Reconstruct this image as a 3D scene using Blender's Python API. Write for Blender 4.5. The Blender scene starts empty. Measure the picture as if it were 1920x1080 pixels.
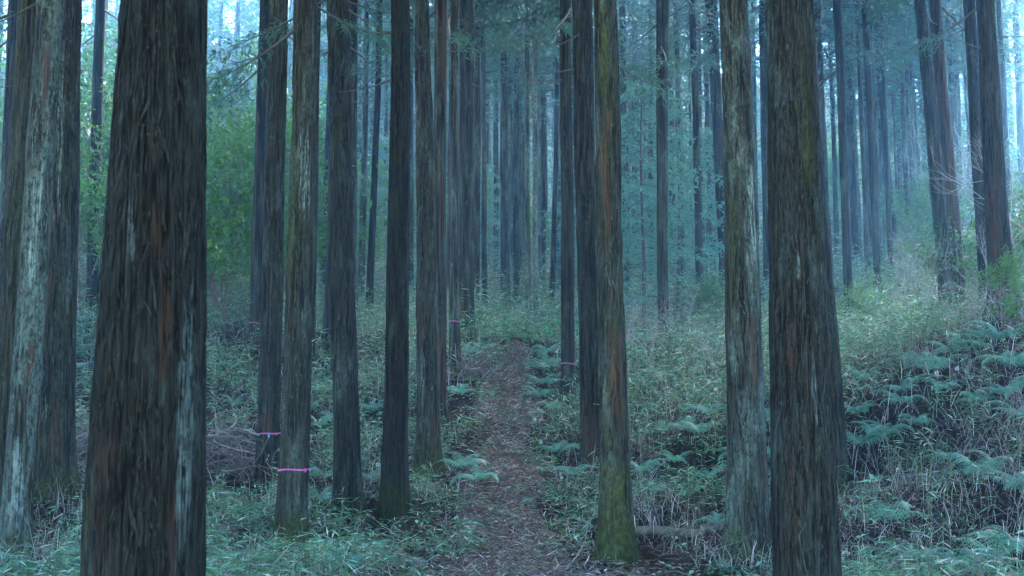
import bpy, math, random
import numpy as np
from mathutils import Vector

sc = bpy.context.scene
C = sc.collection
R = math.radians
random.seed(7)
RG = np.random.default_rng(11)

# ------------------------------------------------------------------ camera, sky, sun, exposure
PITCH = R(6.0); EYE = 1.6; FPX = 2400.0
cam_d = bpy.data.cameras.new('camera'); cam = bpy.data.objects.new('camera', cam_d); C.objects.link(cam)
cam.location = (0, 0, EYE); cam.rotation_euler = (R(90) + PITCH, 0, 0)
cam_d.sensor_width = 36; cam_d.lens = 45; cam_d.clip_start = 0.05; cam_d.clip_end = 2000
cam_d.dof.use_dof = True; cam_d.dof.focus_distance = 15.0; cam_d.dof.aperture_fstop = 5.6
sc.camera = cam

SUN_AZ, SUN_EL = R(30), R(36)
w = bpy.data.worlds.new('World'); sc.world = w; w.use_nodes = True
nt = w.node_tree; bg = nt.nodes['Background']
sky = nt.nodes.new('ShaderNodeTexSky'); sky.sky_type = 'NISHITA'; sky.sun_disc = False
sky.sun_elevation = SUN_EL; sky.sun_rotation = SUN_AZ; sky.air_density = 1.0; sky.dust_density = 0.0; sky.ozone_density = 6.0
nt.links.new(sky.outputs['Color'], bg.inputs['Color']); bg.inputs['Strength'].default_value = 0.13
sun_d = bpy.data.lights.new('sun', 'SUN'); sun_d.energy = 3.0; sun_d.angle = R(24); sun_d.color = (1.0, 0.98, 0.95)
sun = bpy.data.objects.new('sun', sun_d); C.objects.link(sun)
sv = Vector((math.sin(SUN_AZ) * math.cos(SUN_EL), math.cos(SUN_AZ) * math.cos(SUN_EL), math.sin(SUN_EL)))
sun.rotation_euler = (-sv).to_track_quat('-Z', 'Y').to_euler()

sc.view_settings.view_transform = 'Standard'; sc.view_settings.look = 'None'
sc.view_settings.exposure = 4.6; sc.view_settings.gamma = 1.0
cy = sc.cycles
cy.max_bounces = 4; cy.diffuse_bounces = 3; cy.glossy_bounces = 2; cy.transmission_bounces = 2
cy.transparent_max_bounces = 8; cy.volume_bounces = 1
cy.use_denoising = True; cy.caustics_reflective = False; cy.caustics_refractive = False

# ------------------------------------------------------------------ helpers
CP, SP = math.cos(PITCH), math.sin(PITCH)
def px(x, y, d):
    """photo pixel (1920 wide) at depth d metres ahead -> world point"""
    u = (x - 960) / FPX; v = (540 - y) / FPX
    s = d / (CP - v * SP)
    return np.array((u * s, d, EYE + (SP + v * CP) * s))

def hsh(ix, iy, iz, seed):
    h = (ix.astype(np.int64) * 374761393 + iy.astype(np.int64) * 668265263 + iz.astype(np.int64) * 2147483647 + seed * 1274126177) & 0x7fffffff
    h = ((h ^ (h >> 13)) * 1274126177) & 0x7fffffff
    h = ((h ^ (h >> 16)) * 668265263) & 0x7fffffff
    return ((h ^ (h >> 15)) & 0xffff) / 65535.0
def noise(x, y, z=0.0, seed=0):
    x, y, z = np.broadcast_arrays(np.asarray(x, float), np.asarray(y, float), np.asarray(z, float))
    ix, iy, iz = np.floor(x), np.floor(y), np.floor(z)
    fx, fy, fz = x - ix, y - iy, z - iz
    fx = fx * fx * (3 - 2 * fx); fy = fy * fy * (3 - 2 * fy); fz = fz * fz * (3 - 2 * fz)
    o = 0
    for a in (0, 1):
        for b in (0, 1):
            for c in (0, 1):
                wgt = (fx if a else 1 - fx) * (fy if b else 1 - fy) * (fz if c else 1 - fz)
                o = o + wgt * hsh(ix + a, iy + b, iz + c, seed)
    return o

def mesh(name, V, Q=None, T=None, smooth=True, col=None, mat=None):
    V = np.asarray(V, np.float32)
    Q = np.zeros((0, 4), np.int32) if Q is None else np.asarray(Q, np.int32).reshape(-1, 4)
    T = np.zeros((0, 3), np.int32) if T is None else np.asarray(T, np.int32).reshape(-1, 3)
    me = bpy.data.meshes.new(name)
    me.vertices.add(len(V)); me.vertices.foreach_set('co', V.ravel())
    loops = np.concatenate((Q.ravel(), T.ravel()))
    me.loops.add(len(loops)); me.loops.foreach_set('vertex_index', loops)
    st = np.concatenate((np.arange(len(Q)) * 4, len(Q) * 4 + np.arange(len(T)) * 3)).astype(np.int32)
    me.polygons.add(len(st)); me.polygons.foreach_set('loop_start', st)
    me.polygons.foreach_set('use_smooth', np.full(len(st), smooth))
    if col is not None:
        c = np.ones((len(V), 4), np.float32); c[:, :3] = col
        a = me.attributes.new('Col', 'FLOAT_COLOR', 'POINT'); a.data.foreach_set('color', c.ravel())
    me.update(calc_edges=True)
    if mat: me.materials.append(mat)
    return me

class MB:
    def __init__(s): s.V = []; s.Q = []; s.T = []; s.C = []; s.n = 0
    def add(s, V, Q=None, T=None, col=None):
        V = np.asarray(V, float).reshape(-1, 3)
        if Q is not None and len(Q): s.Q.append(np.asarray(Q) + s.n)
        if T is not None and len(T): s.T.append(np.asarray(T) + s.n)
        s.V.append(V); s.n += len(V)
        if col is not None: s.C.append(np.broadcast_to(np.asarray(col, float), V.shape))
    def tube(s, P, rad, n=5, col=None, cap=True):
        P = np.asarray(P, float); rad = np.broadcast_to(np.asarray(rad, float), (len(P),))
        t = np.gradient(P, axis=0); t /= np.linalg.norm(t, axis=1)[:, None] + 1e-9
        ref = np.array((0.0, 0, 1)) if abs(t[:, 2].mean()) < 0.8 else np.array((1.0, 0, 0))
        a = np.cross(t, ref); a /= np.linalg.norm(a, axis=1)[:, None] + 1e-9
        b = np.cross(t, a)
        th = np.arange(n) * 2 * math.pi / n
        V = P[:, None] + rad[:, None, None] * (np.cos(th)[None, :, None] * a[:, None] + np.sin(th)[None, :, None] * b[:, None])
        k = len(P); i = np.arange(k - 1)[:, None] * n; j = np.arange(n)[None]; j2 = (j + 1) % n
        Q = np.stack((i + j, i + j2, i + n + j2, i + n + j), -1).reshape(-1, 4)
        V = V.reshape(-1, 3); T = []
        if cap:
            V = np.concatenate((V, P[:1], P[-1:])); e0, e1 = k * n, k * n + 1; o = (k - 1) * n
            for q in range(n):
                T.append((e0, (q + 1) % n, q)); T.append((e1, o + q, o + (q + 1) % n))
        s.add(V, Q, T if T else None, col)
    def leaves(s, P, D, L, W, col=None, wide=0.4, fold=0.15, side=None, rng=RG):
        """diamond leaves: base P, direction D, length L, width W"""
        N = len(P); D = D / (np.linalg.norm(D, axis=1)[:, None] + 1e-9)
        if side is None: side = rng.normal(size=(N, 3))
        sd = side - (side * D).sum(1)[:, None] * D; sd /= np.linalg.norm(sd, axis=1)[:, None] + 1e-9
        nn = np.cross(D, sd)
        L = np.broadcast_to(L, (N,))[:, None]; W = np.broadcast_to(W, (N,))[:, None]
        m = P + D * L * wide
        V = np.stack((P, m + sd * W * .5 + nn * W * fold, P + D * L - nn * L * 0.06, m - sd * W * .5 + nn * W * fold), 1)
        i = np.arange(N)[:, None] * 4
        Q = i + np.array((0, 1, 2, 3))[None]
        c = None if col is None else np.repeat(np.broadcast_to(np.asarray(col, float), (N, 3)), 4, 0)
        s.add(V, Q, None, c)
    def blades(s, P, az, tilt, L, W, droop, col=None):
        """curved grass blades, two segments and a tip"""
        N = len(P); h = np.stack((np.cos(az), np.sin(az), np.zeros(N)), 1); sd = np.stack((-np.sin(az), np.cos(az), np.zeros(N)), 1)
        rows = []; cur = P.copy(); t = tilt.copy()
        for k, wf in enumerate((0.8, 1.0, 0.7)):
            wd = (W * wf * .5)[:, None] * sd
            rows += [cur - wd, cur + wd]
            cur = cur + (L / 3)[:, None] * (np.sin(t)[:, None] * h + np.cos(t)[:, None] * np.array((0, 0, 1.0)))
            t = t + droop
        rows.append(cur)
        V = np.stack(rows, 1); i = np.arange(N)[:, None] * 7
        Q = np.concatenate((i + np.array((0, 1, 3, 2)), i + np.array((2, 3, 5, 4)))); T = i + np.array((4, 5, 6))
        c = None if col is None else np.repeat(np.broadcast_to(np.asarray(col, float), (N, 3)), 7, 0)
        s.add(V, Q, T, c)
    def mesh(s, name, mat=None, smooth=True):
        V = np.concatenate(s.V)
        return mesh(name, V, np.concatenate(s.Q) if s.Q else None, np.concatenate(s.T) if s.T else None, smooth,
                    np.concatenate(s.C) if s.C else None, mat)

def ob(name, data, parent=None, loc=(0, 0, 0), rz=0.0, scale=1.0):
    o = bpy.data.objects.new(name, data); C.objects.link(o)
    if parent is not None: o.parent = parent
    o.location = loc; o.rotation_euler = (0, 0, rz)
    o.scale = (scale,) * 3 if np.isscalar(scale) else scale
    return o
def tag(o, label, cat, group=None):
    o['label'] = label; o['category'] = cat
    if group: o['group'] = group
    return o

# ------------------------------------------------------------------ materials
class NT:
    def __init__(s, name):
        s.m = bpy.data.materials.new(name); s.m.use_nodes = True; s.t = s.m.node_tree; s.t.nodes.clear()
        s.out = s.n('ShaderNodeOutputMaterial')
    def n(s, typ, **kw):
        o = s.t.nodes.new(typ)
        for k, v in kw.items():
            if k.startswith('i_'): s.set(o.inputs[k[2:].replace('_', ' ')], v)
            else: setattr(o, k, v)
        return o
    def set(s, inp, v):
        if isinstance(v, bpy.types.NodeSocket): s.t.links.new(v, inp)
        else: inp.default_value = v
    def math(s, op, a, b=0.0, clamp=False):
        o = s.n('ShaderNodeMath', operation=op, use_clamp=clamp); s.set(o.inputs[0], a); s.set(o.inputs[1], b); return o.outputs[0]
    def ramp(s, v, lo, hi):
        o = s.n('ShaderNodeMapRange', interpolation_type='SMOOTHSTEP'); s.set(o.inputs['Value'], v)
        o.inputs['From Min'].default_value = lo; o.inputs['From Max'].default_value = hi; return o.outputs[0]
    def mix(s, f, a, b, mode='MIX'):
        o = s.n('ShaderNodeMix', data_type='RGBA', blend_type=mode)
        s.set(o.inputs[0], f)
        for i, v in ((6, a), (7, b)):
            s.set(o.inputs[i], v if isinstance(v, bpy.types.NodeSocket) else (*v, 1.0))
        return o.outputs[2]
    def noise(s, vec, scale, detail=3.0, rough=0.55, dist=0.0):
        o = s.n('ShaderNodeTexNoise'); s.set(o.inputs['Vector'], vec); o.inputs['Scale'].default_value = scale
        o.inputs['Detail'].default_value = detail; o.inputs['Roughness'].default_value = rough; o.inputs['Distortion'].default_value = dist
        return o.outputs['Fac']
    def mapping(s, vec, scale, loc=None):
        o = s.n('ShaderNodeMapping'); s.set(o.inputs['Vector'], vec); s.set(o.inputs['Scale'], scale)
        if loc is not None: s.set(o.inputs['Location'], loc)
        return o.outputs[0]
    def attr(s, name, typ='GEOMETRY', out='Color'):
        o = s.n('ShaderNodeAttribute', attribute_name=name, attribute_type=typ); return o.outputs[out]

def bark_material(name, fibre=60.0):
    m = NT(name)
    tc = m.n('ShaderNodeTexCoord').outputs['Object']
    rnd = m.n('ShaderNodeObjectInfo').outputs['Random']
    off = m.n('ShaderNodeCombineXYZ'); m.set(off.inputs[0], m.math('MULTIPLY', rnd, 37.0)); m.set(off.inputs[2], m.math('MULTIPLY', rnd, 91.0))
    ofs = off.outputs[0]
    st = m.mapping(tc, (fibre, fibre, fibre * 0.028), ofs)
    streak = m.noise(st, 1.0, 4.0, 0.65, 0.5)
    strip = m.noise(m.mapping(tc, (fibre * .33, fibre * .33, fibre * .02), ofs), 1.0, 4.0, 0.55, 0.8)
    flake = m.noise(m.mapping(tc, (fibre * .5, fibre * .5, fibre * .13), ofs), 1.0, 4.0, 0.6, 0.6)
    patch = m.noise(m.mapping(tc, (5.0, 5.0, 1.3), ofs), 1.0, 4.0, 0.6, 0.4)
    patch2 = m.noise(m.mapping(tc, (9.0, 9.0, 1.1), m.n('ShaderNodeVectorMath', operation='SCALE', i_Vector=ofs, i_Scale=2.3).outputs[0]), 1.0, 5.0, 0.62, 0.5)
    spots = m.noise(m.mapping(tc, (32.0, 32.0, 15.0), ofs), 1.0, 5.0, 0.7, .4)
    tone = m.attr('tone', 'OBJECT', 'Fac'); lich = m.attr('lichen', 'OBJECT', 'Fac')
    moss = m.attr('moss', 'OBJECT', 'Fac'); red = m.attr('red', 'OBJECT', 'Fac')
    base = m.mix(m.ramp(streak, .38, .64), (.017, .015, .013), (.080, .080, .068))
    base = m.mix(m.math('MULTIPLY', m.ramp(strip, .50, .40), .85), base, (.007, .006, .0055))
    base = m.mix(m.math('MULTIPLY', m.ramp(flake, .58, .70), .6), base, (.155, .162, .148))
    base = m.mix(m.math('MULTIPLY', m.ramp(patch, .5, .7), m.math('MULTIPLY', m.ramp(streak, .35, .6), .4)), base, (.085, .092, .082))
    # rusty inner bark where strips came away
    rr = m.math('MULTIPLY', m.ramp(m.math('ADD', patch2, m.math('MULTIPLY', m.math('SUBTRACT', red, .5), .40)), .56, .72), m.ramp(streak, .3, .5))
    base = m.mix(m.math('MULTIPLY', rr, .85), base, m.mix(m.ramp(streak, .35, .65), (.030, .018, .014), (.115, .070, .052)))
    # blue grey crust lichen
    lf = m.math('MULTIPLY', m.ramp(m.math('ADD', patch, m.math('MULTIPLY', m.math('SUBTRACT', lich, .5), .42)), .46, .72), m.ramp(spots, .36, .66))
    base = m.mix(m.math('MULTIPLY', lf, .72), base, (.20, .28, .27))
    mk = m.n('ShaderNodeSeparateColor', i_Color=m.attr('Col'))
    base = m.mix(m.math('MULTIPLY', mk.outputs[1], m.ramp(streak, .2, .55)), base, m.mix(m.ramp(streak, .35, .65), (.035, .020, .016), (.135, .078, .056)))
    base = m.mix(m.math('MULTIPLY', m.math('MULTIPLY', mk.outputs[0], m.ramp(streak, .38, .6)), m.ramp(spots, .3, .62)), base, (.30, .39, .40))
    # green brown algae film and moss, thick round the foot
    z = m.n('ShaderNodeSeparateXYZ', i_Vector=tc).outputs[2]
    foot = m.math('MULTIPLY', m.ramp(z, .6, -.1), .36)
    mf = m.ramp(m.math('ADD', m.math('ADD', m.noise(m.mapping(tc, (4.0, 4.0, 1.6), ofs), 1.0, 6.0, .75, .6), foot), m.math('ADD', m.math('MULTIPLY', m.math('SUBTRACT', moss, .5), .5), m.math('MULTIPLY', mk.outputs[2], .27))), .52, .85)
    base = m.mix(m.math('MULTIPLY', mf, .8), base, m.mix(m.ramp(spots, .35, .65), (.030, .036, .012), (.098, .116, .036)))
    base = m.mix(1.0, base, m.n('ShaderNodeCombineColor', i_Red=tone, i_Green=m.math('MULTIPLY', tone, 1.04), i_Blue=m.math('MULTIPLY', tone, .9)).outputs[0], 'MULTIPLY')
    p = m.n('ShaderNodeBsdfPrincipled'); m.set(p.inputs['Base Color'], base); p.inputs['Roughness'].default_value = .85
    p.inputs['Specular IOR Level'].default_value = .08
    h = m.math('ADD', m.math('ADD', streak, m.math('MULTIPLY', strip, 1.2)), m.math('MULTIPLY', flake, .8))
    b = m.n('ShaderNodeBump'); b.inputs['Strength'].default_value = 1.0; b.inputs['Distance'].default_value = .02; m.set(b.inputs['Height'], h)
    m.t.links.new(b.outputs[0], p.inputs['Normal'])
    m.t.links.new(p.outputs[0], m.out.inputs[0])
    return m.m

def leaf_material(name, base=None, trans=.3, rough=.5, var=.35):
    m = NT(name)
    if base is None: c = m.attr('Col')
    else:
        rnd = m.n('ShaderNodeObjectInfo').outputs['Random']
        tc = m.n('ShaderNodeTexCoord').outputs['Object']
        n = m.noise(tc, 2.2, 3.0)
        n2 = m.noise(tc, 40.0, 1.0)
        f = m.math('ADD', m.math('MULTIPLY', m.math('SUBTRACT', n, .5), 1.6), m.math('ADD', m.math('MULTIPLY', n2, .6), m.math('MULTIPLY', rnd, .4)), True)
        lo = tuple(x * (1 - var) for x in base); hi = (base[0] * (1 + var * 1.5), base[1] * (1 + var), base[2] * (1 + var * .6))
        c = m.mix(f, lo, hi)
    p = m.n('ShaderNodeBsdfPrincipled'); m.set(p.inputs['Base Color'], c); p.inputs['Roughness'].default_value = rough; p.inputs['Specular IOR Level'].default_value = .3
    t = m.n('ShaderNodeBsdfTranslucent'); m.set(t.inputs['Color'], c)
    mx = m.n('ShaderNodeMixShader'); mx.inputs[0].default_value = trans
    m.t.links.new(p.outputs[0], mx.inputs[1]); m.t.links.new(t.outputs[0], mx.inputs[2]); m.t.links.new(mx.outputs[0], m.out.inputs[0])
    return m.m

def wood_material(name, a, b, scale=30.0, rough=.85):
    m = NT(name); tc = m.n('ShaderNodeTexCoord').outputs['Object']
    n = m.noise(tc, scale, 4.0, .6); n2 = m.noise(tc, scale * .15, 3.0)
    c = m.mix(m.ramp(m.math('ADD', m.math('MULTIPLY', n, .5), m.math('MULTIPLY', n2, .5)), .35, .65), a, b)
    p = m.n('ShaderNodeBsdfPrincipled'); m.set(p.inputs['Base Color'], c); p.inputs['Roughness'].default_value = rough
    bp = m.n('ShaderNodeBump'); bp.inputs['Strength'].default_value = .5; bp.inputs['Distance'].default_value = .01; m.set(bp.inputs['Height'], n)
    m.t.links.new(bp.outputs[0], p.inputs['Normal']); m.t.links.new(p.outputs[0], m.out.inputs[0])
    return m.m

def soil_material(name, cols, green=.25):
    m = NT(name); tc = m.n('ShaderNodeTexCoord').outputs['Object']
    a = m.noise(tc, 22.0, 5.0, .7); b = m.noise(tc, 1.3, 4.0, .6); c_ = m.noise(tc, 90.0, 2.0, .6); g = m.noise(tc, 2.1, 5.0, .7, .4)
    c = m.mix(m.ramp(a, .35, .65), cols[0], cols[1])
    c = m.mix(m.math('MULTIPLY', m.ramp(c_, .58, .7), .7), c, cols[2])
    c = m.mix(m.math('MULTIPLY', m.ramp(b, .45, .65), .5), c, cols[3])
    c = m.mix(m.math('MULTIPLY', m.ramp(g, .56, .7), green), c, (.05, .075, .03))
    p = m.n('ShaderNodeBsdfPrincipled'); m.set(p.inputs['Base Color'], c); p.inputs['Roughness'].default_value = .95
    p.inputs['Specular IOR Level'].default_value = .05
    bp = m.n('ShaderNodeBump'); bp.inputs['Strength'].default_value = .9; bp.inputs['Distance'].default_value = .03
    m.set(bp.inputs['Height'], m.math('ADD', a, c_)); m.t.links.new(bp.outputs[0], p.inputs['Normal'])
    m.t.links.new(p.outputs[0], m.out.inputs[0])
    return m.m

M_BARK_NEAR = bark_material('cedar_bark_near', 150.0)
M_BARK = bark_material('cedar_bark', 80.0)
M_BARK_FAR = bark_material('cedar_bark_far', 34.0)
M_CEDAR = leaf_material('cedar_foliage', (.036, .105, .075), .3, .55)
M_YOUNG = leaf_material('young_conifer_foliage', (.055, .17, .135), .25, .55)
M_BROAD = leaf_material('broad_leaves', (.046, .150, .036), .2, .65, .7)
M_FERN = leaf_material('fern_leaves', (.10, .30, .225), .3, .55, .5)  # teal sheen of the sky is put into the base colour
M_STUFF = leaf_material('undergrowth_leaves', None, .25, .6)
M_LITTER = leaf_material('litter', None, .05, .9)
M_TWIG = wood_material('twig_bark', (.05, .04, .035), (.15, .125, .105))
M_PALE = wood_material('pale_twig', (.10, .09, .08), (.27, .25, .23))
M_DARKWOOD = wood_material('dark_branch', (.02, .017, .015), (.06, .05, .042))
M_LOG = wood_material('mossy_log', (.035, .040, .018), (.13, .115, .08), 14.0)
M_CUT = wood_material('cut_wood', (.20, .17, .13), (.36, .31, .24), 40.0)
M_SOIL = soil_material('forest_floor', ((.006, .005, .004), (.022, .017, .014), (.07, .06, .05), (.016, .012, .010)), .4)  # near black, deepening the shade between plants in the colour
M_PATH = soil_material('path_litter', ((.045, .032, .028), (.16, .12, .105), (.30, .26, .23), (.10, .062, .054)), .35)
def plain(name, col, rough=.5, trans=0.0):
    return leaf_material(name, col, trans, rough, .12)
M_TAPE = plain('pink_tape', (.34, .065, .22), .7, .1)
M_TAG = plain('blue_tag', (.02, .30, .75), .4)
M_WHITE = plain('white_petals', (.5, .5, .53), .8, .2)

# ------------------------------------------------------------------ terrain
ctrl = []
def cp(x, y, d, low=0.0):
    p = px(x, y, d); ctrl.append((p[0], p[1], p[2] - low))
# key xt wt  xb yb wb  d  base_seen  tone moss lichen red  crown_height  label
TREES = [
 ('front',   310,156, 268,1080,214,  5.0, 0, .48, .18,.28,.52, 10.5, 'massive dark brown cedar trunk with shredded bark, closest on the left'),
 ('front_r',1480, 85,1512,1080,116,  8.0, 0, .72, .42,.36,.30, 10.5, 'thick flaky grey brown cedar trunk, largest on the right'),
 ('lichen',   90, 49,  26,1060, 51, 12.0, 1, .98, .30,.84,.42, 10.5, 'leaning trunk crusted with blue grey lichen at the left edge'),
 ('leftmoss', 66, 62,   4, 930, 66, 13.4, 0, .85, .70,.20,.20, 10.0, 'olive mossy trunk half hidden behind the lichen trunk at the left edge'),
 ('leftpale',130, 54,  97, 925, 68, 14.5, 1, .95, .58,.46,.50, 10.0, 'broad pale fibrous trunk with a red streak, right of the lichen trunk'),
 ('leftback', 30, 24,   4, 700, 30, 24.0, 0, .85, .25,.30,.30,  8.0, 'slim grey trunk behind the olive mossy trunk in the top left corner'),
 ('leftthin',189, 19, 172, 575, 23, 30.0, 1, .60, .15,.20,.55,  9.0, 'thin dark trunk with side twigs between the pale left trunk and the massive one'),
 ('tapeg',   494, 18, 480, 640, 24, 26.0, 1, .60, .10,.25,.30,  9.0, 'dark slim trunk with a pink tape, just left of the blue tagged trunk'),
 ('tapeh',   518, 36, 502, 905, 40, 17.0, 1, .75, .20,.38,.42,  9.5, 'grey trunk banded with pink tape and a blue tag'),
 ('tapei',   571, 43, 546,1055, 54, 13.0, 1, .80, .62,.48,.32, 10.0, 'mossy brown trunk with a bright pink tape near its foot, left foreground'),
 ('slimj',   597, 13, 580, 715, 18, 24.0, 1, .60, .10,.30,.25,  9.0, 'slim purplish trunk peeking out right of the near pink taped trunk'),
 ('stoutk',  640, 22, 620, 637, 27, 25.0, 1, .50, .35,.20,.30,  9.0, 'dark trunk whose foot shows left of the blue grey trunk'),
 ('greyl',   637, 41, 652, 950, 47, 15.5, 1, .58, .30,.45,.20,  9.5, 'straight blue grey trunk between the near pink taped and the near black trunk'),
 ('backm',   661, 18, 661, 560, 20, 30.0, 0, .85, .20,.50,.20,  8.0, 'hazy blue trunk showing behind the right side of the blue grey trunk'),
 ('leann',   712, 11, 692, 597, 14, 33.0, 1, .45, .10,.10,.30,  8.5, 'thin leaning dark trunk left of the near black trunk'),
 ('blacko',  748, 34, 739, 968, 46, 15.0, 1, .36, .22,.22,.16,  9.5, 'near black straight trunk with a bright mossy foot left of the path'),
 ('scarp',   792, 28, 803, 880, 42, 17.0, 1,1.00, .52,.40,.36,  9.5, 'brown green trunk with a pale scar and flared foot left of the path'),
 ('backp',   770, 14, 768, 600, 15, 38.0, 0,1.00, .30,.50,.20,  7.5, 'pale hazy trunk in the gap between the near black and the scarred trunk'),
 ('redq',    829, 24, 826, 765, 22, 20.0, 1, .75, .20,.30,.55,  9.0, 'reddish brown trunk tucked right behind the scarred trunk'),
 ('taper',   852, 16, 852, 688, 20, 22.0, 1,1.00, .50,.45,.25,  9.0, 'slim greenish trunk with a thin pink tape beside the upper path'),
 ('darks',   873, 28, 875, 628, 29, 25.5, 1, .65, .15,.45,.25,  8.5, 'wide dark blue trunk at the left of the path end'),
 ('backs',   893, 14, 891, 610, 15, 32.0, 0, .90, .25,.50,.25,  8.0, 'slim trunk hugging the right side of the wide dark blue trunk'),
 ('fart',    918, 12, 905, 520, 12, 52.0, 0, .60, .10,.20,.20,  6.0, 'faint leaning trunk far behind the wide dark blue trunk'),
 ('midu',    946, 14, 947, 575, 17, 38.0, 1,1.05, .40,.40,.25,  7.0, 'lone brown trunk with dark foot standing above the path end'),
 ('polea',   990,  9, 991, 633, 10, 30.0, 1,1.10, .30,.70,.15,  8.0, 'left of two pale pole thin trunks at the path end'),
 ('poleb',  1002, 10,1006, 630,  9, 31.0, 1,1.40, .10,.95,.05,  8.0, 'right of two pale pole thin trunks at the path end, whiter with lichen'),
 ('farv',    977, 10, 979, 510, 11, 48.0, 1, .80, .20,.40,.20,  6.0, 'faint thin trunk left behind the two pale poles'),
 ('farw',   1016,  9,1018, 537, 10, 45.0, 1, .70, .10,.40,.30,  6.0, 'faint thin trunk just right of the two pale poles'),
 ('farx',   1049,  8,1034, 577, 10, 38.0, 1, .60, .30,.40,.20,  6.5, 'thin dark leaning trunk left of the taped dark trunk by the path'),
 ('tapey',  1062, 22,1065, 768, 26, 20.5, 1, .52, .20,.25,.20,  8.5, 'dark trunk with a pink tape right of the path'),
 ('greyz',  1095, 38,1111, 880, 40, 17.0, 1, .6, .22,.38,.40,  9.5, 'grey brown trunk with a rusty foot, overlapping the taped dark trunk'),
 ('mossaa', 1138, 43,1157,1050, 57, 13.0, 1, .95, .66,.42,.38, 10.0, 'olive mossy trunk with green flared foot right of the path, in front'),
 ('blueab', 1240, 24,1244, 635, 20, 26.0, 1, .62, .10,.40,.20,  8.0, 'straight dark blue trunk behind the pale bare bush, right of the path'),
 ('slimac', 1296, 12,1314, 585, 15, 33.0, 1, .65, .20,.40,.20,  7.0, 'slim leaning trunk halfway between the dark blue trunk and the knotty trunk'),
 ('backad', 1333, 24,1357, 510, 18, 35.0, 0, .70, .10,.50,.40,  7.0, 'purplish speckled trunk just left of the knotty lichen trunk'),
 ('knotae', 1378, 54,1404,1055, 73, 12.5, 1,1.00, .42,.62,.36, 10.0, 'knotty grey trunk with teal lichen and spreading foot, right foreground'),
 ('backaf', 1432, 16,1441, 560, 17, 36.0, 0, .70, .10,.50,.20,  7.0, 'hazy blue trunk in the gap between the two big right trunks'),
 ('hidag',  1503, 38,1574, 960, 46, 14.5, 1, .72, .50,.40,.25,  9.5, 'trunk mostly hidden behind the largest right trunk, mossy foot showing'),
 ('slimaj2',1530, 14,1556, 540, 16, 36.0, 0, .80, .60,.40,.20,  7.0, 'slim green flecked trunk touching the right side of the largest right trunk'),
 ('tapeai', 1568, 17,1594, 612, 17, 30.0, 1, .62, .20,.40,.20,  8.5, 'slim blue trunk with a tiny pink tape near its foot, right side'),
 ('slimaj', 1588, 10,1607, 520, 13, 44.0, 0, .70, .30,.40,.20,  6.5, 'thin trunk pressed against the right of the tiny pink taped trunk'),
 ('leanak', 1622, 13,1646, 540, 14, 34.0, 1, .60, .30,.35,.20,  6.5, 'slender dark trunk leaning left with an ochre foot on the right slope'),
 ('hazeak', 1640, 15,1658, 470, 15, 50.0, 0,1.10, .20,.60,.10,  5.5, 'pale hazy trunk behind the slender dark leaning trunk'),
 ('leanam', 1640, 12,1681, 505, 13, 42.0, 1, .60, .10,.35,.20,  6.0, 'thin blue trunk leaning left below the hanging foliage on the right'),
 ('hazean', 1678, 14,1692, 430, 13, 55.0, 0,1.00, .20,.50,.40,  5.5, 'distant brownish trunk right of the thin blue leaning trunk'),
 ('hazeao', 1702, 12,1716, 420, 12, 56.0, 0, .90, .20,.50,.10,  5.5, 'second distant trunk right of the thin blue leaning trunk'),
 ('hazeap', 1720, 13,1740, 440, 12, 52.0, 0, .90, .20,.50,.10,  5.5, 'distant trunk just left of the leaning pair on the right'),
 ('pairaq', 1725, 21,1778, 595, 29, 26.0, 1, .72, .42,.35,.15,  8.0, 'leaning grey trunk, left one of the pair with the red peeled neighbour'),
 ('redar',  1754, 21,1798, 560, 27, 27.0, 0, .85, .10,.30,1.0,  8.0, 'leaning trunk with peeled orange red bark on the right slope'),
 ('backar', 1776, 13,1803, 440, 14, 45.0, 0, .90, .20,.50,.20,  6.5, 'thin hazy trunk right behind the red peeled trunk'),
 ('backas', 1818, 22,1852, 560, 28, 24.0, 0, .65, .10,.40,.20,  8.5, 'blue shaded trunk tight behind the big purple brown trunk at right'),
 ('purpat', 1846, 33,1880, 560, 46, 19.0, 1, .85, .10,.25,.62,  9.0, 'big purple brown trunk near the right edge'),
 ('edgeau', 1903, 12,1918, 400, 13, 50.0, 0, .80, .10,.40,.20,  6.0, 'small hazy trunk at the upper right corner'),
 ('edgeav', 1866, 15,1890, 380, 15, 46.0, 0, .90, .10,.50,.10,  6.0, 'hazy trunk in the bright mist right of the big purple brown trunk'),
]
for t in TREES:
    if t[7]: cp(t[3], t[4], t[6], 0.0 if t[6] < 16 else .14)
for a in [(1900, 1080, 11, .1), (1900, 860, 13, .2), (1900, 705, 15, .25), (1900, 605, 17, .25), (1640, 900, 13.2, .1), (1700, 720, 16, .25), (1650, 640, 21, .25),
          (430, 880, 17, .1), (430, 700, 23, .2), (430, 600, 29, .25), (200, 720, 21, .2), (60, 620, 26, .2), (300, 1080, 11, 0), (600, 430, 65, .5),
          (450, 500, 45, .5), (960, 500, 52, .4), (960, 400, 76, .5), (1700, 470, 52, .5), (1850, 420, 50, .5), (200, 480, 45, .5), (1250, 450, 62, .5),
          (960, 1080, 11.5, .0), (945, 760, 20, .0), (930, 870, 16.6, .0), (1290, 985, 13.6, .05), (1300, 800, 17, .15), (1280, 700, 21, .2)]: cp(*a)
ctrl += [(x, y, 0.0 + .02 * max(x, 0)) for x in (-10, -4, 0, 4, 9) for y in (-8, 0, 5)] + [(0, 8.5, .03), (-4, 8.5, .03), (3.5, 8.5, .08)]
for X in (-130, -70, -35, 0, 35, 70, 130):
    ctrl += [(X, 108, 38 - (5 if X < -20 else 0) - (12 if X > 20 else 0)), (X, 135, 36), (X, 172, 36), (X, -40, -1.5)]
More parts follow.
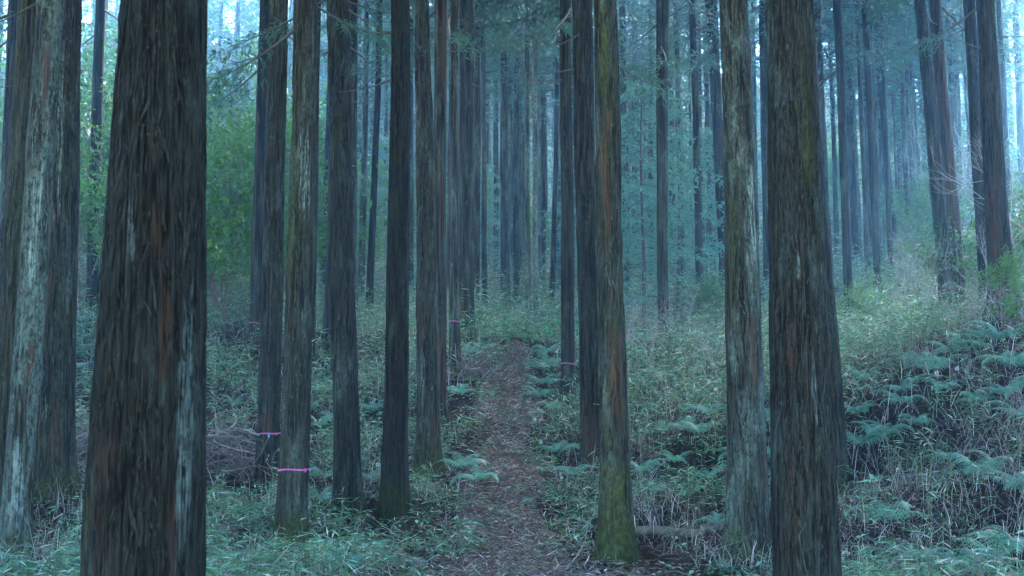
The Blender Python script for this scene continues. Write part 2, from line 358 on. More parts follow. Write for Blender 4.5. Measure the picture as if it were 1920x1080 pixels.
for X in (-130, -60, 60, 130):
    ctrl += [(X, y, .2 * y + (3 if X > 0 else 1)) for y in (5, 45, 75)]
ctrl = np.array(ctrl)
def tps_fit(P, lam):
    n = len(P); d = np.linalg.norm(P[:, None, :2] - P[None, :, :2], axis=2)
    K = np.where(d > 0, d * d * np.log(d + 1e-12), 0) + lam * np.eye(n)
    A = np.zeros((n + 3, n + 3)); A[:n, :n] = K; A[:n, n] = 1; A[:n, n + 1:] = P[:, :2]; A[n:, :n] = A[:n, n:].T
    return np.linalg.solve(A, np.concatenate((P[:, 2], np.zeros(3))))
TW = tps_fit(ctrl, 1.2)
def terr(x, y, rough=True):
    x = np.asarray(x, float); y = np.asarray(y, float); sh = np.broadcast(x, y).shape
    X = np.broadcast_to(x, sh).ravel(); Y = np.broadcast_to(y, sh).ravel(); o = np.empty(len(X))
    for i in range(0, len(X), 20000):
        xs, ys = X[i:i + 20000], Y[i:i + 20000]
        d2 = (xs[:, None] - ctrl[None, :, 0]) ** 2 + (ys[:, None] - ctrl[None, :, 1]) ** 2
        o[i:i + 20000] = (.5 * d2 * np.log(d2 + 1e-12)) @ TW[:-3] + TW[-3] + TW[-2] * xs + TW[-1] * ys
    if rough:
        off = np.clip(path_off(X, Y) * 1.5, .25, 1.0)
        o += ((noise(X * 1.1, Y * 1.1, 0, 3) - .5) * .16 + (noise(X * 3.7, Y * 3.7, 0, 4) - .5) * .06) * off
    return o.reshape(sh)
# path centre line (world x by depth) and half width
PD = np.array([2.0, 11.5, 13.5, 15.5, 17.5, 20.0, 22.5, 24.5, 25.8])
PX = np.array([.12, .20, .06, -.09, -.14, -.11, -.02, .03, .06])
PH = np.array([.80, .74, .54, .47, .46, .43, .31, .20, .04])
def path_off(x, y):
    """signed distance (m) outside the path edge, large beyond its end"""
    c = np.interp(y, PD, PX); h = np.interp(y, PD, PH, right=-1.0)
    return np.where(y > 26, 3.0, np.abs(x - c) - h)

xs = np.concatenate((np.linspace(-130, -34, 18), np.linspace(-30, -13, 24), np.arange(-12.5, 13.0, .13), np.linspace(13.5, 30, 24), np.linspace(34, 130, 18)))
ys = np.concatenate((np.linspace(-38, 2, 14), np.arange(3, 30, .13), np.linspace(30.4, 60, 60), np.linspace(62, 170, 40)))
GX, GY = np.meshgrid(xs, ys); GZ = terr(GX, GY) - np.clip(.06 - path_off(GX, GY) * .3, 0, .06)
nx, ny = len(xs), len(ys)
ii = np.arange(ny - 1)[:, None] * nx; jj = np.arange(nx - 1)[None]
Q = np.stack((ii + jj, ii + jj + 1, ii + nx + jj + 1, ii + nx + jj), -1).reshape(-1, 4)
g = ob('ground', mesh('ground', np.stack((GX, GY, GZ), -1).reshape(-1, 3), Q, mat=M_SOIL)); g['kind'] = 'structure'
pn = 15; pys = np.arange(2.0, 25.9, .1)
pu = np.linspace(-1, 1, pn)
hw = np.interp(pys, PD, PH); cxs = np.interp(pys, PD, PX)
edge = (noise(pys * 1.3, 0, 0, 8) - .5) * .45; edge2 = (noise(pys * 1.3, 9, 0, 9) - .5) * .45
XX = cxs[:, None] + pu[None] * np.maximum(hw[:, None] + .06 + np.where(pu[None] < 0, edge[:, None], edge2[:, None]), .05)
YY = np.broadcast_to(pys[:, None], XX.shape)
ZZ = terr(XX, YY) + .012 - .05 * np.abs(pu[None]) ** 4 + (noise(XX * 6, YY * 6, 0, 5) - .5) * .05
ii = np.arange(len(pys) - 1)[:, None] * pn; jj = np.arange(pn - 1)[None]
Q = np.stack((ii + jj, ii + jj + 1, ii + pn + jj + 1, ii + pn + jj), -1).reshape(-1, 4)
p_ = ob('path', mesh('path', np.stack((XX, YY, ZZ), -1).reshape(-1, 3), Q, mat=M_PATH)); p_['kind'] = 'structure'

def tz(x, y): return float(terr(np.array([x]), np.array([y]))[0])
DD = np.concatenate((np.arange(4, 30, .05), np.arange(30, 110, .3)))
def hit(x, y):
    """where the ray through a photo pixel meets the ground"""
    u = (x - 960) / FPX; v = (540 - y) / FPX; s = DD / (CP - v * SP)
    z = EYE + (SP + v * CP) * s; k = np.nonzero(z < terr(u * s, DD))[0]
    i = k[0] if len(k) else len(DD) - 1
    return np.array((u * s[i], DD[i], tz(u * s[i], DD[i])))

# ------------------------------------------------------------------ cedar crowns (shared meshes)
def branch_geo(f, wd, start, az, length, rise, sag, rng, nlet=12, nleaf=12, leaf=.13, lw=.035, rad=.022, bare=.25):
    k = 7; t = np.linspace(0, 1, k)
    h = np.array((math.cos(az), math.sin(az), 0)); s = np.array((-h[1], h[0], 0))
    P = start + (t * length)[:, None] * h + ((rise * t - sag * np.sin(t * math.pi * .9)) * length)[:, None] * np.array((0, 0, 1.0)) + (np.sin(t * 3 + rng.uniform(0, 6)) * .05 * length)[:, None] * s
    wd.tube(P, rad * (1 - .8 * t), 4, cap=False)
    tl = np.linspace(bare, 1.0, nlet) + rng.uniform(-.02, .02, nlet)
    for q, tt in enumerate(np.clip(tl, 0, 1)):
        b = np.array([np.interp(tt, t, P[:, c]) for c in range(3)])
        sg = 1 if q % 2 else -1
        ll = length * rng.uniform(.22, .42) * (1.1 - .6 * tt) + .10
        d = h * rng.uniform(.35, .9) + s * sg * rng.uniform(.4, 1.0) + np.array((0, 0, rng.uniform(-.55, .25)))
        d /= np.linalg.norm(d)
        u = rng.uniform(.1, 1, nleaf)[:, None]
        pts = b + d * ll * u + np.array((0, 0, -1.0)) * (u ** 2) * ll * .35 + rng.normal(0, .02, (nleaf, 3))
        dirs = d + rng.normal(0, .55, (nleaf, 3)) + np.array((0, 0, -.25))
        f.leaves(pts, dirs, rng.uniform(.7, 1.3, nleaf) * leaf, lw, rng=rng)
CROWNS = []
for v in range(8):
    rng = np.random.default_rng(100 + v); f = MB(); wd = MB()
    nb = 54
    for i in range(nb):
        t = i / nb
        L = (2.1 * (1 - t) ** .8 + .35) * rng.uniform(.65, 1.15) * (1.0 if i > 5 else rng.uniform(.4, .9))
        branch_geo(f, wd, np.array((0, 0, t * 9.4)), i * 2.399 + rng.uniform(-.4, .4), L, rng.uniform(-.25, .2) + .35 * t, rng.uniform(.02, .2), rng, nlet=16 if v < 4 else 11, nleaf=22 if v < 4 else 11, lw=.045 if v < 4 else .036)  # dense crowns shade the foreground, sparse ones let sun into the mist
    CROWNS.append((f.mesh('crown', M_CEDAR, False), wd.mesh('branches', M_DARKWOOD)))
BRANCHES = []
for v in range(4):
    rng = np.random.default_rng(200 + v); f = MB(); wd = MB()
    branch_geo(f, wd, np.zeros(3), 0.0, 1.0, -.25, .05, rng, nlet=16, nleaf=16, leaf=.10, lw=.016, rad=.018, bare=.3)
    BRANCHES.append((f.mesh('foliage', M_CEDAR, False), wd.mesh('branch', M_DARKWOOD)))

# ------------------------------------------------------------------ trunks
def bend(h, seed): return np.where(np.asarray(h) > 0, .15 if seed < 5 else .6, 0) * (.022 * np.sin(np.asarray(h) * .55 + seed) - .022 * math.sin(seed) + .008 * np.sin(np.asarray(h) * 1.9 + seed * 2))
def trunk_mesh(name, slope, rad, hlo, hvis, H, na, nv, R0, seed, amp, twist=0.0, feat=.022, mat=M_BARK, knots=(), flare=.38, marks=()):
    hs = np.concatenate((np.linspace(hlo, hvis, nv), np.linspace(hvis, H, 10)[1:]))
    th = np.arange(na) * 2 * math.pi / na
    Hh, Th = np.meshgrid(hs, th, indexing='ij')
    r = np.interp(Hh, *rad)
    hp = np.clip(Hh, 0, None)
    ph = seed * 1.7
    flu = (np.exp(-hp / .2) * .6 + np.exp(-hp / .55) * .5) * flare
    r = r * (1 + flu * (.75 + .35 * np.cos(5 * Th + ph) + .25 * np.cos(3 * Th + ph * 2)))
    r = r * (1 + .018 * np.cos(2 * Th + ph + Hh * .3) + .02 * np.cos(4 * Th + ph * 3 - Hh * .5))
    if amp > 0:
        a = Th + twist * Hh; k = R0 / feat; cx, sx = np.cos(a) * k, np.sin(a) * k; vz = Hh / (feat * 26)
        wx = noise(cx * .3, sx * .3, vz * .6, seed + 5) * 1.6
        n1 = noise(cx + wx, sx + wx, vz, seed); n2 = noise(cx * 2.3, sx * 2.3, vz * 1.7, seed + 1); n3 = noise(cx * .4, sx * .4, vz * .35, seed + 2)
        ridge = 1 - np.clip(np.abs(2 * n1 - 1) * 1.9, 0, 1.4)
        flk = noise(cx * .8, sx * .8, vz * 2.2, seed + 3)
        r = r + amp * (.65 * ridge + .5 * (n2 - .5) + 1.1 * (n3 - .5) + .9 * (flk > .62) * (flk - .62) * 3 - .4)
    for (kh, kt, ks, ka) in knots:
        dd = ((Hh - kh) / ks) ** 2 + (np.angle(np.exp(1j * (Th - kt))) * R0 / ks) ** 2
        r = r + ka * (np.exp(-dd) - 1.6 * np.exp(-dd * 6))
    col = None
    if marks:
        col = np.zeros(Hh.shape + (3,)); nz = noise(np.cos(Th) * R0 / .02, np.sin(Th) * R0 / .02, Hh / .22, seed + 9)
        for (ch, frac, hw_, h0, h1) in marks:
            da = np.abs(np.angle(np.exp(1j * (Th + math.acos(frac))))) / hw_
            e = np.minimum((Hh - h0), (h1 - Hh)) / (.25 * (h1 - h0))
            col[..., ch] = np.maximum(col[..., ch], np.clip((1.15 - da + (nz - .5) * 1.6) * 2.2, 0, 1) * np.clip(e + (nz - .5) * 1.2, 0, 1))
        col = col.reshape(-1, 3)
    wob = bend(Hh, seed)
    V = np.stack((np.cos(Th) * r + slope * Hh + wob, np.sin(Th) * r, Hh), -1).reshape(-1, 3)
    nr = len(hs); i = np.arange(nr - 1)[:, None] * na; j = np.arange(na)[None]; j2 = (j + 1) % na
    Q = np.stack((i + j, i + j2, i + na + j2, i + na + j), -1).reshape(-1, 4)
    return mesh(name, V, Q, mat=mat, col=col)

def flakes_mesh(slope, rad, h0, h1, n, seed, size, mat, bseed=0):
    rng = np.random.default_rng(seed); f = MB()
    h = rng.uniform(h0, h1, n); th = rng.uniform(math.pi, 2 * math.pi, n) if n > 10 else rng.uniform(0, 6.28, n)
    th = th + rng.normal(0, .35, n)
    r = np.interp(h, *rad); L = rng.lognormal(math.log(size * 12), .6, n); W = rng.uniform(.4, 1.3, n) * size
    lift = np.abs(rng.normal(0, 1, n)) * size * .5; ang = rng.normal(0, .10, n)
    rows = []
    for q, (u, lf) in enumerate(((0, -.004), (.4, .003), (.75, .35), (1.0, 1.0))):
        hh = h - L * u; rr = np.interp(hh, *rad) + (lf * lift if lf > .1 else lf) + .004
        tt = th + ang * u * L / r * 2
        for sgn in (-1, 1):
            a = tt + sgn * W * .5 * (1 if q < 3 else .55) / r
            rows.append(np.stack((np.cos(a) * rr + slope * hh + bend(hh, bseed), np.sin(a) * rr, hh), -1))
    V = np.stack(rows, 1); i = np.arange(n)[:, None] * 8
    Q = np.concatenate([i + np.array((2 * q, 2 * q + 1, 2 * q + 3, 2 * q + 2)) for q in range(3)])
    f.add(V, Q); return f.mesh('bark_flakes', mat, True)

# marks on single trunks: 0 pale scraped wood or lichen, 1 rust red inner bark, 2 moss; side (-1 left .. 1 right), half angle, photo rows from .. to
MARKS = {'front': [(0, .82, .13, 480, 1090), (1, .5, .14, 520, 720), (1, .66, .10, 900, 1100), (1, .3, .10, 380, 520), (1, -.55, .2, 820, 1000), (0, -.2, .08, 380, 520), (2, -.9, .3, 700, 1100)],
         'scarp': [(0, -.45, .16, 650, 770), (1, -.6, .22, 560, 680), (1, .5, .2, 760, 880)],
         'front_r': [(1, -.6, .16, 820, 1010), (0, .25, .07, 660, 800), (1, -.45, .12, 600, 720), (0, -.2, .06, 470, 540), (2, .5, .4, 100, 420)],
         'knotae': [(1, .35, .18, 590, 740), (1, .8, .18, 800, 930), (0, .45, .3, 300, 520), (2, -.7, .4, 300, 700)],
         'mossaa': [(1, .1, .5, 600, 800), (1, -.3, .4, 180, 480), (2, .0, .9, 850, 1060), (2, -.3, .5, 0, 200)],
         'leftpale': [(1, -.35, .25, 300, 620), (1, .4, .3, 740, 880), (0, .0, .25, 100, 420)],
         'lichen': [(1, .45, .28, 90, 220), (1, .55, .22, 640, 720), (0, .3, .4, 300, 560), (0, .2, .4, 820, 1000)],
         'redar': [(1, .55, .75, 170, 420), (1, .3, .5, 40, 200)], 'greyz': [(1, .1, 1.0, 760, 900)], 'purpat': [(1, -.6, .4, 300, 600)],
         'blacko': [(2, .0, 1.6, 880, 1000)], 'tapei': [(2, -.8, .5, 100, 560), (0, .3, .4, 240, 420), (2, .2, 1.2, 960, 1080)], 'redq': [(1, .5, .4, 0, 200), (1, .3, .5, 600, 780)],
         'tapeh': [(1, -.1, .5, 770, 805)]}
TREE = {}
def make_tree(t, idx, name='cedar_tree', group='cedar trunks of the plantation'):
    key, xt, wt, xb, yb, wb, d, seen, tone, moss, lich, red, ch, label = t
    Pt, Pb = px(xt, 0, d), px(xb, yb, d)
    sl = (Pt[0] - Pb[0]) / (Pt[2] - Pb[2])
    x = Pb[0]
    for _ in range(6):
        z0 = tz(x, d); x = Pb[0] + sl * (z0 - Pb[2])
    root = ob(name, None, loc=(x, d, z0)); root.empty_display_size = .3
    rt, rb = wt / 2 * d / FPX, wb / 2 * d / FPX
    zt = Pt[2] - z0; zb = max(Pb[2] - z0, 0) + .35
    H = 19.0 + (idx * 37 % 10) * .25 if d < 34 else 15.5 + (idx * 53 % 10) * .25
    rad = (np.array([-1.0, zb, zt, H]), np.array([rb * 1.02, rb, rt, .035]))
    if d < 6: na, nv, amp = 340, 480, .0085
    elif d < 9: na, nv, amp = 260, 460, .010
    elif d < 18: na, nv, amp = 96, 260, .013
    elif d < 28: na, nv, amp = 36, 90, .005
    else: na, nv, amp = 18, 30, 0
    hvis = zt + .8
    hlo = -.35 if d > 9 else -.3
    kn = ()
    if key == 'knotae': kn = tuple((hh, -1.57 + a, .05, .022) for hh, a in ((1.2, .3), (2.2, -.4), (3.05, .1), (3.8, -.5), (4.35, .35), (4.9, -.1), (5.3, .4)))
    elif d < 18 and d > 9: kn = tuple((random.uniform(.8, zt), random.uniform(-2.6, -.5), .035, .012) for _ in range(4))
    m = trunk_mesh('trunk', sl, rad, hlo, hvis, H, na, nv, rb, idx + 3, amp, twist=(.22 if key == 'front' else random.uniform(-.06, .06)),
                   feat=.013 if d < 6 else .016 if d < 9 else .03, mat=M_BARK_NEAR if d < 9 else M_BARK if d < 20 else M_BARK_FAR, knots=kn, marks=[(c_, fr, hw_, px(0, ya, d)[2] - z0, px(0, yb_, d)[2] - z0) for (c_, fr, hw_, yb_, ya) in MARKS.get(key, ())], flare=.2 if d < 9 else .52)
    tr = ob('trunk', m, root)
    parts = [tr]
    if d < 18:
        n = 420 if d < 6 else 800 if d < 9 else 260
        fl = ob('bark_flakes', flakes_mesh(sl, rad, .3, zt + .3, n, idx + 900, .010 if d < 9 else .015, M_BARK_NEAR if d < 9 else M_BARK, idx + 3), root); fl['kind'] = 'stuff'
        parts.append(fl)
    for q in parts:
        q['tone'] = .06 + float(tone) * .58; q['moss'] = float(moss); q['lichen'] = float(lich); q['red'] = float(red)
        if q.name.startswith('bark_flakes'): q['tone'] = q['tone'] * (1.2 if d < 9 else 1.1)  # flakes paler than the trunk, glints painted into their tone
    cf, cw = CROWNS[idx % 4 + (4 if d > 31 else 0)]; s = (H - ch) / 9.6
    loc = (sl * ch, 0, ch); rz = idx * 1.3
    sx = 1.55 if d < 30 else min(s, 1.15) if d < 40 else s * 1.1  # near crowns widened so their canopy shades the foreground
    cr = ob('crown', cf, root, loc, rz, (sx, sx, s)); ob('branches', cw, cr)
    tag(root, label, 'tree', group)
    TREE[key] = dict(root=root, sl=sl, rad=rad, x=x, y=d, z=z0, zt=zt, seed=idx + 3)
    return root
for i, t in enumerate(TREES): make_tree(t, i)

# far trunks in the haze, further up the hillside
rng = np.random.default_rng(5)
NF = 96
FAR = sorted(zip(np.linspace(-40, 1980, NF) + rng.uniform(-14, 14, NF), rng.uniform(50, 112, NF)))
near_names = [(0, 'at the left edge'), (150, 'beside the thin dark twiggy trunk'), (380, 'right of the massive trunk'),
              (560, 'left of the blue grey trunk'), (680, 'left of the near black trunk'), (770, 'behind the scarred trunk'),
              (860, 'left of the path end'), (960, 'above the path end'), (1060, 'right above the path end'), (1160, 'behind the young conifers'),
              (1340, 'behind the knotty lichen trunk'), (1540, 'right of the largest right trunk'), (1680, 'behind the leaning pair'), (1840, 'at the right edge')]
ORD = 'first second third fourth fifth sixth seventh eighth ninth tenth eleventh twelfth thirteenth fourteenth fifteenth sixteenth seventeenth eighteenth nineteenth twentieth twenty-first twenty-second twenty-third'.split()
def side_of(x): return [n for (x0, n) in near_names if x >= x0 - 45][-1]
count = {}
for i, (x, d) in enumerate(FAR):
    wpx = rng.uniform(.2, .36) * FPX / d
    z = tz((x - 960) / FPX * d, d); yb = 540 - FPX * math.tan(math.atan2(z - EYE, d) - PITCH)
    side = side_of(x); count[side] = count.get(side, 0) + 1
    k = rng.uniform(-10, 10) - (x - 960) * .018
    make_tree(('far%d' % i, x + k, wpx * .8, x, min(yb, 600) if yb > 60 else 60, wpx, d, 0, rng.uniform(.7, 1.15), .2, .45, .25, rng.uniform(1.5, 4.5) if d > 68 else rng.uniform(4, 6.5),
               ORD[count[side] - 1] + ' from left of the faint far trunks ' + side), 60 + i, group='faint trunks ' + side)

count = {}; mids = [(x, rng.uniform(36, 56)) for x in (560, 604, 676, 690, 722, 756, 815, 846, 862, 908, 930, 961, 969, 1026, 1044, 1088, 1126, 1178, 1193, 1222, 1262, 1281, 1312, 1338, 1420, 1452, 1546, 1570, 1602, 1628, 1636, 1665, 1672, 1706, 1730, 1752, 1765, 1808, 1842, 1898)]
for i, (x, d) in enumerate(mids):
    wpx = rng.uniform(.15, .27) * FPX / d; z = tz((x - 960) / FPX * d, d); yb = 540 - FPX * math.tan(math.atan2(z - EYE, d) - PITCH)
    side = side_of(x); count[side] = count.get(side, 0) + 1; k = rng.uniform(-6, 6) - (x - 960) * .03
    make_tree(('mid%d' % i, x + k, wpx * .8, x, yb, wpx, d, 0, rng.uniform(.6, 1.2), .3, .6, .2, rng.uniform(7, 10),
               ORD[count[side] - 1] + ' from left of the slim middle distance trunks ' + side), 170 + i, group='slim middle distance trunks')

count = {}; poles = [(x + rng.uniform(-4, 4), rng.uniform(40, 68)) for x in (535, 612, 668, 735, 790, 835, 878, 900, 915, 938, 953, 972, 984, 1012, 1022, 1036, 1054, 1070, 1100, 1172, 1186, 1201, 1216, 1252, 1270, 1288, 1304, 1322, 1346, 1412, 1540, 1552, 1582, 1614, 1650, 1656, 1686, 1698, 1714, 1724, 1744, 1790, 1812, 1826)]
for i, (x, d) in enumerate(poles):
    wpx = rng.uniform(.11, .2) * FPX / d; z = tz((x - 960) / FPX * d, d); yb = 540 - FPX * math.tan(math.atan2(z - EYE, d) - PITCH)
    side = side_of(x); count[side] = count.get(side, 0) + 1; k = rng.uniform(-5, 5) - (x - 960) * .03
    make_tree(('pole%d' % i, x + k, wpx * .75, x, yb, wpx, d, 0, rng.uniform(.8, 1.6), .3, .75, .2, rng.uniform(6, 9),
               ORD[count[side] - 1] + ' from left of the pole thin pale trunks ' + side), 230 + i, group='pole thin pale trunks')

# unseen cedars to both sides and behind the camera, added to shade the foreground
rng = np.random.default_rng(9); shade_cedars = []
for i in range(4000):
    if len(shade_cedars) >= 84: break
    x, y = rng.uniform(-19, 20), rng.uniform(-16, 32)
    if y > 0 and abs(x) < .42 * y + 1.6: continue
    if abs(x) < 1.3 or any(math.hypot(x - a, y - b) < 2.3 for a, b in shade_cedars): continue
    shade_cedars.append((x, y))
shade_cedars += [(16.5, 27), (15.5, 30), (15.6, 33.5), (17.5, 36), (16.9, 31.5)]  # more unseen cedars, set towards the sun to shade the right bank
for i, (x, y) in enumerate(sorted(shade_cedars)):
    z = tz(x, y); root = ob('cedar_tree', None, loc=(x, y, z)); rb = rng.uniform(.14, .24); H = rng.uniform(18, 21); ch = rng.uniform(8.5, 10)
    tr = ob('trunk', trunk_mesh('trunk', 0, (np.array([-1, .4, 8, H]), np.array([rb, rb, rb * .75, .035])), -.35, 9, H, 20, 30, rb, i + 300, 0, mat=M_BARK), root)
    tr['tone'] = float(rng.uniform(.6, 1)); tr['moss'] = .4; tr['lichen'] = .4; tr['red'] = .3
    cr = ob('crown', CROWNS[i % 4][0], root, (0, 0, ch), i * 1.7, (1.55, 1.55, (H - ch) / 9.6)); ob('branches', CROWNS[i % 4][1], cr)
    tag(root, 'unseen cedar tree added for shade outside the picture, ' + ('behind the viewpoint' if y < 0 else 'past the left edge' if x < 0 else 'past the right edge'), 'tree', 'added shade cedars around the viewpoint')

# foliage sprigs and dead twigs low on some trunks (branch is a part of its tree)
def low_branch(key, h, az, length, var=0, tilt=0.0, dead=False):
    T = TREE[key]; r = float(np.interp(h, *T['rad'])) * .8
    loc = (T['sl'] * h + math.cos(az) * r, math.sin(az) * r, h)
    b = ob('branch', BRANCHES[var][1], T['root'], loc, az, length); b.rotation_euler = (0, tilt, az)
    if not dead: ob('foliage', BRANCHES[var][0], b)
def at_px(key, y):
    T = TREE[key]; return px(0, y, T['y'])[2] - T['z']
low_branch('tapei', at_px('tapei', 55), 3.3, 1.05, 0, .35)
low_branch('tapei', at_px('tapei', 30), 2.9, .8, 1, .1); low_branch('tapei', at_px('tapei', 5), .2, .7, 2, .2)
low_branch('greyl', at_px('greyl', 20), .1, .8, 3, .2); low_branch('greyl', at_px('greyl', -10), 3.3, .8, 1, .35); low_branch('greyl', at_px('greyl', 45), -.3, .6, 1, .15)
low_branch('greyl', at_px('greyl', 198), -.6, .12, 0, -.6, True)
low_branch('leftthin', at_px('leftthin', 195), -.3, .9, 0, -.35, True); low_branch('leftthin', at_px('leftthin', 205), 3.0, .7, 2, -.2, True)
low_branch('leftthin', at_px('leftthin', 20), .2, 1.3, 3, .2); low_branch('leftthin', at_px('leftthin', 60), 2.8, 1.2, 1, .3)
low_branch('lichen', at_px('lichen', 10), 3.4, .7, 2, .2); low_branch('leftback', at_px('leftback', 30), 3.4, 1.6, 2, .1); low_branch('leftback', at_px('leftback', 70), 3.0, 1.5, 0, .2)
for i, (key, yy) in enumerate((('darks', 30), ('darks', 60), ('tapey', 20), ('tapey', 60), ('blueab', 40), ('blueab', 90), ('tapeg', 40), ('tapeg', 120), ('stoutk', 30), ('stoutk', 80),
                               ('redq', 20), ('taper', 30), ('leann', 80), ('leann', 140), ('pairaq', 20), ('redar', 15), ('purpat', 10), ('slimac', 95), ('tapeai', 60), ('tapeai', 130))):
    low_branch(key, at_px(key, yy), i * 2.1 + .4, 1.1 + (i % 4) * .2, i % 4, .15 + .05 * (i % 3), dead=(i % 5 == 4))

for i, t in enumerate(TREES):
    if 14 < t[6] < 46:
        for q in range(3 if t[6] < 30 else 4):
            yy = random.uniform(-20, 300 if t[6] > 24 else 160)
            low_branch(t[0], at_px(t[0], yy), random.choice((random.uniform(-.9, .5), random.uniform(2.6, 4.0))), random.uniform(.25, .8), (i + q) % 4, random.uniform(-.4, .3), True)

# ------------------------------------------------------------------ young conifers, shrubs, bare shrubs
YOUNG = []
for v in range(3):
    rng = np.random.default_rng(300 + v); f = MB(); wd = MB(); tk = MB()
    hh = 6.0; tk.tube([(.03 * math.sin(z * 1.3 + v), .03 * math.cos(z), z) for z in np.linspace(-.3, hh, 14)], np.linspace(.055, .012, 14), 7)
    for i in range(46):
        z = 1.0 + 4.9 * i / 46; L = (1.5 * (1 - z / 6.4) ** .7 + .3) * rng.uniform(.6, 1.15)
        if z < 1.9 and i % 3 == 0: wd.tube([(0, 0, z), (math.cos(i * 2.4) * L * .5, math.sin(i * 2.4) * L * .5, z + .05), (math.cos(i * 2.4) * L, math.sin(i * 2.4) * L, z - .08)], (.012, .008, .003), 4, cap=False)
        else: branch_geo(f, wd, np.array((0, 0, z)), i * 2.399 + rng.uniform(-.8, .8), L, rng.uniform(-.6, .05), rng.uniform(-.12, .1), rng, nlet=11, nleaf=11, leaf=.13, lw=.034, rad=.008, bare=.12)
    YOUNG.append((tk.mesh('trunk', M_DARKWOOD), wd.mesh('branches', M_DARKWOOD), f.mesh('crown', M_YOUNG, False)))
def young(x, d, v, s, rz, label, ytop=None):
    X = (x - 960) / FPX * d; r = ob('young_conifer', None, loc=(X, d, tz(X, d)), rz=rz)
    if ytop is not None: s = (px(x, ytop, d)[2] - tz(X, d)) / 6.0
    t, b, c = YOUNG[v]; ob('trunk', t, r, scale=s); ob('branches', b, r, scale=s); ob('crown', c, r, scale=s)
    tag(r, label, 'tree', 'young conifers under the cedars')
for a in [(1207, 29, 0, 1, .3, 'young conifer with bare dead lower branches left of the dark blue trunk', 130), (1180, 36, 1, 1, 1.2, 'small drooping conifer right behind the front olive mossy trunk', 190),
          (1275, 34, 2, 1, 2.0, 'feathery young conifer between the dark blue and the slim leaning trunk', 150), (1330, 38, 0, 1, 3.0, 'young conifer with drooping sprays left of the knotty trunk', 230),
          (1490, 44, 1, 1, 2.5, 'young conifer seen past the largest right trunk', 250), (905, 45, 2, 1, .7, 'young conifer behind the path end, left of the lone brown trunk', 300),
          (1085, 40, 1, 1, 4.0, 'young conifer behind the grey brown trunk with rusty foot', 260), (610, 46, 0, 1, 1.0, 'young conifer behind the blue grey trunk on the left slope', 210),
          (700, 50, 2, 1, 5.0, 'young conifer behind the thin leaning dark trunk', 240), (1680, 60, 1, 1, 5.5, 'small conifer far back among the right hand trunks', 230), (1010, 58, 0, 1, 3.5, 'hazy conifer high above the two pale poles', 240)]: young(*a)

def grow(mb, P, d, L, r, depth, rng, tips, sides=5, spread=.6, kids=(2, 4), up=.15):
    k = 5; pts = [P]; cur = P.copy(); dd = d.copy()
    for i in range(k - 1):
        dd = dd + rng.normal(0, .16, 3) + np.array((0, 0, up * .3)); dd /= np.linalg.norm(dd); cur = cur + dd * L / (k - 1); pts.append(cur)
    pts = np.array(pts); mb.tube(pts, np.linspace(r, r * .55, k), sides, cap=False)
    if depth == 0: tips.append((pts, dd)); return
    for q in range(rng.integers(*kids) + 1):
        tt = rng.uniform(.35, 1.0) if q else 1.0
        b = np.array([np.interp(tt * (k - 1), range(k), pts[:, c]) for c in range(3)])
        nd = dd + rng.normal(0, spread, 3) + np.array((0, 0, up)); nd /= np.linalg.norm(nd)
        grow(mb, b, nd, L * rng.uniform(.5, .85), r * .55, depth - 1, rng, tips, max(3, sides - 1), spread, kids, up)
BARE = []
for v in range(4):
    rng = np.random.default_rng(400 + v); mb = MB(); tips = []
    for q in range(1 if v < 2 else 4):
        d = np.array((rng.normal(0, .12 if v < 2 else .5), rng.normal(0, .12 if v < 2 else .5), 1.0)); d /= np.linalg.norm(d)
        grow(mb, np.array((rng.normal(0, .05), rng.normal(0, .05), -.1)), d, (1.6 if v < 2 else .9), .03 if v < 2 else .014, 4 if v < 2 else 3, rng, tips, 5, .5 if v < 2 else .6, (2, 4))
    BARE.append(mb)
    h = max(p.max(0)[2] for p in mb.V)
    mb.h = h
BARE_P = [b.mesh('twigs', M_PALE) for b in BARE]; BARE_D = [b.mesh('twigs', M_TWIG) for b in BARE]
def bare(x, y, d, v, height, label, pale=True, group='bare leafless bushes'):
    if y is not None: p = hit(x, y)
    else: X = (x - 960) / FPX * d; p = (X, d, tz(X, d))
    o = ob('bare_bush', (BARE_P if pale else BARE_D)[v], None, p, random.uniform(0, 6), height * .82 / BARE[v].h)
    tag(o, label, 'bush', group)
